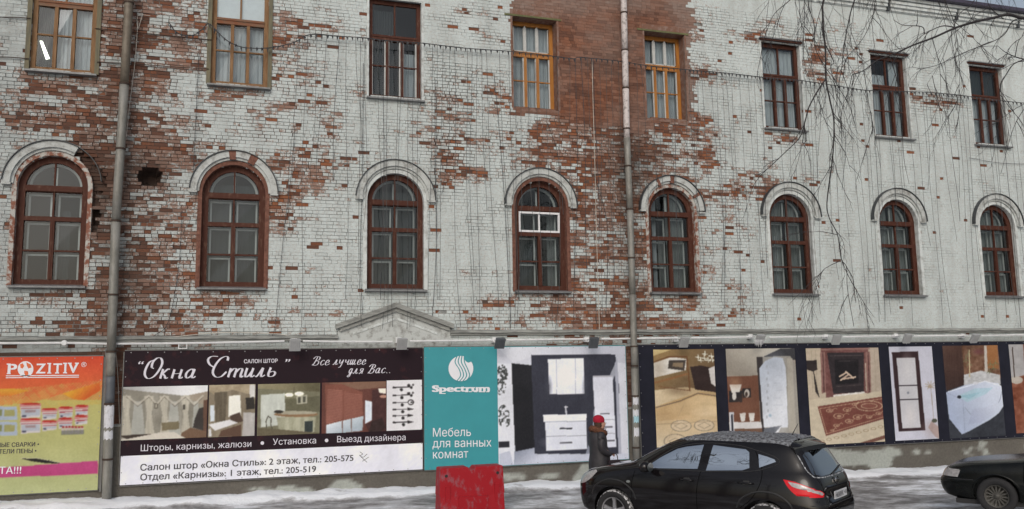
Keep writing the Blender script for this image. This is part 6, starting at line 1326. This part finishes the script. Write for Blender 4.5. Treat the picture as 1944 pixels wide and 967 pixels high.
for g in (-1, 1):
    MB().tube(catmull([(-.01, g*.15, 1.37), (-.035, g*.225, 1.24), (-.035, g*.245, 1.10), (.06, g*.235, 1.00), (.17, g*.20, .975)], 4), [.075]*3+[.074, .07, .072, .066, .07, .064, .066, .060, .062, .055, .058, .05, .052, .046][:14], 12).obj('sleeve', M['coat'], per, smooth=True)
    loft([(.42, .03+.06*g, .075, .08), (.2, -.02+.10*g, .06, .065), (.09, -.03+.12*g, .05, .055)], M['trousers'], 'trouser_leg', 12).location = (0, g*.09, 0)
    o = MB().lathe([(0, 0), (.055, 0), (.058, .05), (.05, .12), (0, .13)], n=14).obj('boot', M['leather'], per, (.12*g+.02, g*.09, 0), smooth=True); o.scale = (1.9, .95, 1)
V = []; n = 22                               # fur collar: an uneven roll round the neck
fr = MB(); pts = []
for k in range(n+1):
    a = 2*PI*k/n; pts.append((-.0+.125*math.cos(a), .125*math.sin(a), 1.41+.05*math.cos(a+PI)))
fr.tube(pts, [.058+.012*math.sin(k*3.7) for k in range(n+1)], 10)
for k in range(420):
    a = random.random()*2*PI; b_ = random.random()*2*PI; c_ = np.array([.125*math.cos(a), .125*math.sin(a), 1.425-.03*math.cos(a)]); d_ = np.array([math.cos(a)*math.cos(b_), math.sin(a)*math.cos(b_), math.sin(b_)]); p0 = c_+d_*.05; p1 = c_+d_*(.078+.02*random.random())+np.array([0, 0, -.008]); t_ = np.cross(d_, [.3, .5, .8])*.005
    fr.add([p0-t_, p0+t_, p1], [(0, 1, 2)])
fr.obj('fur_collar', M['fur'], per, smooth=True)
cap_ = [(1.575,.025,.100,.098),(1.59,.024,.112,.107),(1.625,.022,.118,.110),(1.665,.018,.110,.102),(1.70,.014,.084,.078),(1.718,.012,.045,.043),(1.724,.012,.01,.01)]
loft(cap_, M['redcap'], 'knit_cap', 24, wob=.01)
loft([(1.48,.0,.070,.088),(1.53,.005,.088,.096),(1.577,.015,.094,.099)], mat('short_brown_hair', (.06, .03, .018), .8, var=.3, scale=60), 'hair', 20).scale = (.93, 1, 1)
bag = empty('handbag', (PXX+.22, 15.9-.22, pz+.66), label='small dark leather handbag carried by the person in the red cap', cat='bag')
MB().add([(-.15,-.05,0),(.15,-.05,0),(.15,.05,0),(-.15,.05,0),(-.12,-.03,.20),(.12,-.03,.20),(.12,.03,.20),(-.12,.03,.20)], [(0,3,2,1),(4,5,6,7),(0,1,5,4),(1,2,6,5),(2,3,7,6),(3,0,4,7)]).obj('pouch', M['leather'], bag)
MB().tube(catmull([(-.09, 0, .19), (-.07, 0, .29), (0, 0, .325), (.07, 0, .29), (.09, 0, .19)], 4), .010, 6).obj('handle', M['leather'], bag, smooth=True)
MB().box(-.02, .02, -.058, -.044, .12, .15).obj('clasp', M['chrome'], bag)

# ------------------------------------------------------------------ birch whose boughs hang into view, and bare trees across the street
def twig(mb, p, d, L_, r_, depth, droop=.5):
    n = 6; q = [np.array(p)]; d = np.array(d, float); d /= np.linalg.norm(d)
    for i in range(n):
        d = d+np.array([random.uniform(-.16, .16), random.uniform(-.16, .16), random.uniform(-.1, .1)-droop*.16]); d /= np.linalg.norm(d); q.append(q[-1]+d*L_/n)
        if depth > 0 and random.random() < .55:
            s_ = d+np.array([random.uniform(-.9, .9), random.uniform(-.5, .5), random.uniform(-.8, .4)]); twig(mb, q[-1], s_, L_*random.uniform(.25, .5), r_*.6, depth-1, droop)
    mb.tube(q, list(np.linspace(r_, r_*.3, n+1)), 3, cap=False)
tb = np.array([15.2, 9.4, float(gz(15.2, 9.4))])
birch = empty('birch_tree', tuple(tb), label='bare birch at the right whose dark drooping twigs hang in front of the facade', cat='tree')
tr_ = [tb*0+np.array(p) for p in ((0,0,-.1),(.05,.02,1.5),(-.05,.0,3.2),(-.2,.05,5.2),(-.3,.0,7.2),(-.35,.05,9.2),(-.5,.1,11.5),(-.55,.1,13.5))]
MB().tube(catmull(tr_, 4), list(np.linspace(.24, .05, 29)), 12).obj('trunk', M['barktrunk'], birch, smooth=True)
BR = [ (9.0, [(2250,90),(2100,50),(2000,38),(1944,35),(1914,28),(1887,34),(1847,43),(1812,54),(1774,71),(1734,86),(1699,102),(1664,116),(1640,134),(1618,142)], .030, .005, 5.0),
 (9.2, [(1812,52),(1787,50),(1755,65),(1743,74)], .010, .003, None), (9.2, [(1755,65),(1750,51),(1715,48),(1696,38)], .008, .003, None),
 (9.4, [(1640,-160),(1590,-70),(1564,0),(1562,27),(1564,67),(1567,94),(1568,150),(1575,188),(1583,228),(1582,281),(1578,322),(1570,384),(1574,413),(1590,446),(1597,491),(1607,508),(1609,549),(1621,620)], .017, .0035, 8.6),
 (9.3, [(1568,150),(1556,167),(1537,201),(1529,228),(1519,260),(1490,290),(1458,320),(1440,332)], .012, .004, None), (9.4, [(1566,83),(1583,118),(1577,127),(1586,170),(1592,220)], .008, .003, None),
 (8.8, [(1700,-150),(1640,-60),(1622,0),(1613,32),(1602,89),(1598,129),(1591,161)], .013, .003, 8.4), (9.6, [(1720,-160),(1680,-60),(1662,0),(1658,27),(1642,67),(1616,100),(1580,140)], .009, .003, 8.2),
 (8.6, [(2200,200),(2050,150),(1944,116),(1908,145),(1898,172),(1903,223)], .014, .003, 4.2), (8.6, [(1985,128),(1944,113),(1927,108),(1908,99),(1895,88)], .010, .003, None), (8.7, [(1927,108),(1933,80),(1944,66)], .007, .003, None),
 (9.1, [(1975,36),(1927,38),(1908,64),(1887,78),(1833,99),(1779,124),(1740,132)], .010, .003, None), (9.5, [(1905,36),(1884,19),(1874,0),(1870,-40)], .008, .003, None),
 (9.4, [(1594,496),(1575,505),(1561,516),(1553,545)], .006, .002, None), (9.4, [(1597,491),(1611,525),(1640,575),(1660,603)], .006, .002, None), (9.4, [(1590,446),(1560,440),(1537,441)], .005, .002, None),
 (9.0, [(1560,-120),(1525,-30),(1500,0),(1470,27),(1455,60)], .009, .003, None), (9.8, [(1560,-100),(1530,-20),(1527,40),(1524,90),(1530,140)], .008, .002, None), (8.9, [(1545,-60),(1534,0),(1545,45),(1548,90),(1560,120)], .008, .002, None),
 (9.7, [(1800,-120),(1790,-20),(1810,40),(1818,90),(1822,150),(1815,210)], .008, .002, 7.6), (9.0, [(1880,-100),(1850,0),(1820,30),(1790,110),(1760,160)], .008, .002, None), (8.4, [(2040,60),(1990,150),(1930,230),(1900,330)], .009, .002, None),
 (9.2, [(1690,108),(1704,160),(1712,230),(1716,300),(1726,350)], .006, .002, None), (9.3, [(1770,72),(1784,130),(1786,200)], .005, .002, None), (9.9, [(1640,134),(1650,200),(1662,260),(1672,320)], .005, .002, None)]
twm = MB(); ROOTS = []
for Y, pts, r0_, r1_, hz in BR:
    q = [at(x, y, Y) for x, y in pts]
    if hz: q = [tb+np.array([-.3, .0, hz+2.0])]+q if False else [np.array([tb[0]-.3, tb[1], tb[2]+hz])]+q
    q = catmull([p-tb for p in q], 6); rr = list(np.linspace(r0_, r1_, len(q)))
    MB().tube(q, rr, 6).obj('bough' if r0_ > .009 else 'branch', M['bark'], birch, smooth=True)
    if len(q) > 12: ROOTS += [q[i] for i in range(4, len(q), 3) if -20 < proj(q[i]+tb)[1] < 260]
    for i in range(4, len(q)):
        if random.random() < (.24 if proj(q[i]+tb)[1] < 260 else .10) and -50 < proj(q[i]+tb)[1] :
            d = q[i]-q[i-1]; d = d/np.linalg.norm(d)+np.array([random.uniform(-1, 1), random.uniform(-.6, .6), random.uniform(-1.0, .3)])
            twig(twm, q[i], d, random.uniform(.25, .75), random.uniform(.004, .0065), 2, .6)
for k in range(34):                          # long pendulous twigs, each rooted on a bough or hanging from above the view
    if k < 20:
        x = random.choice([random.uniform(1470, 1660), random.uniform(1640, 1960)]); st = at(x, random.uniform(-230, -60), random.uniform(8.4, 10))-tb; L_ = random.uniform(1.1, 2.0)
    else:
        st = random.choice(ROOTS); L_ = random.uniform(.4, .9)
    twig(twm, st, (random.uniform(-.6, .4), random.uniform(-.2, .2), -1), L_, .0055, 2, .5)
twm.obj('twigs', M['bark'], birch, kind='stuff')
def bare_tree(x, y, h, seed):
    random.seed(seed); z = float(gz(x, y)); r = empty('bare_tree', (x, y, z), label='bare winter tree far down the street, mirrored in the parked car', cat='tree', group='trees down the street')
    MB().tube([(0,0,-.1),(.1,0,h*.25),(0,.1,h*.5),(.1,0,h*.8)], [.26,.2,.14,.05], 8).obj('trunk', M['barktrunk'], r, smooth=True)
    mb = MB()
    for k in range(22):
        t = random.uniform(.2, .8); a = random.random()*2*PI; twig(mb, (.1*t, 0, h*t), (math.cos(a), math.sin(a), random.uniform(.3, 1.1)), h*random.uniform(.25, .42), .05*(1.1-t), 3, -.1)
    mb.obj('crown', M['bark'], r, kind='stuff')
for i, (x, y, h) in enumerate(((-11.5, 11, 15), (-15, 8.5, 16), (-16, 13, 14), (-24, 9, 15), (-22, 3, 15))): bare_tree(x, y, h, 40+i)
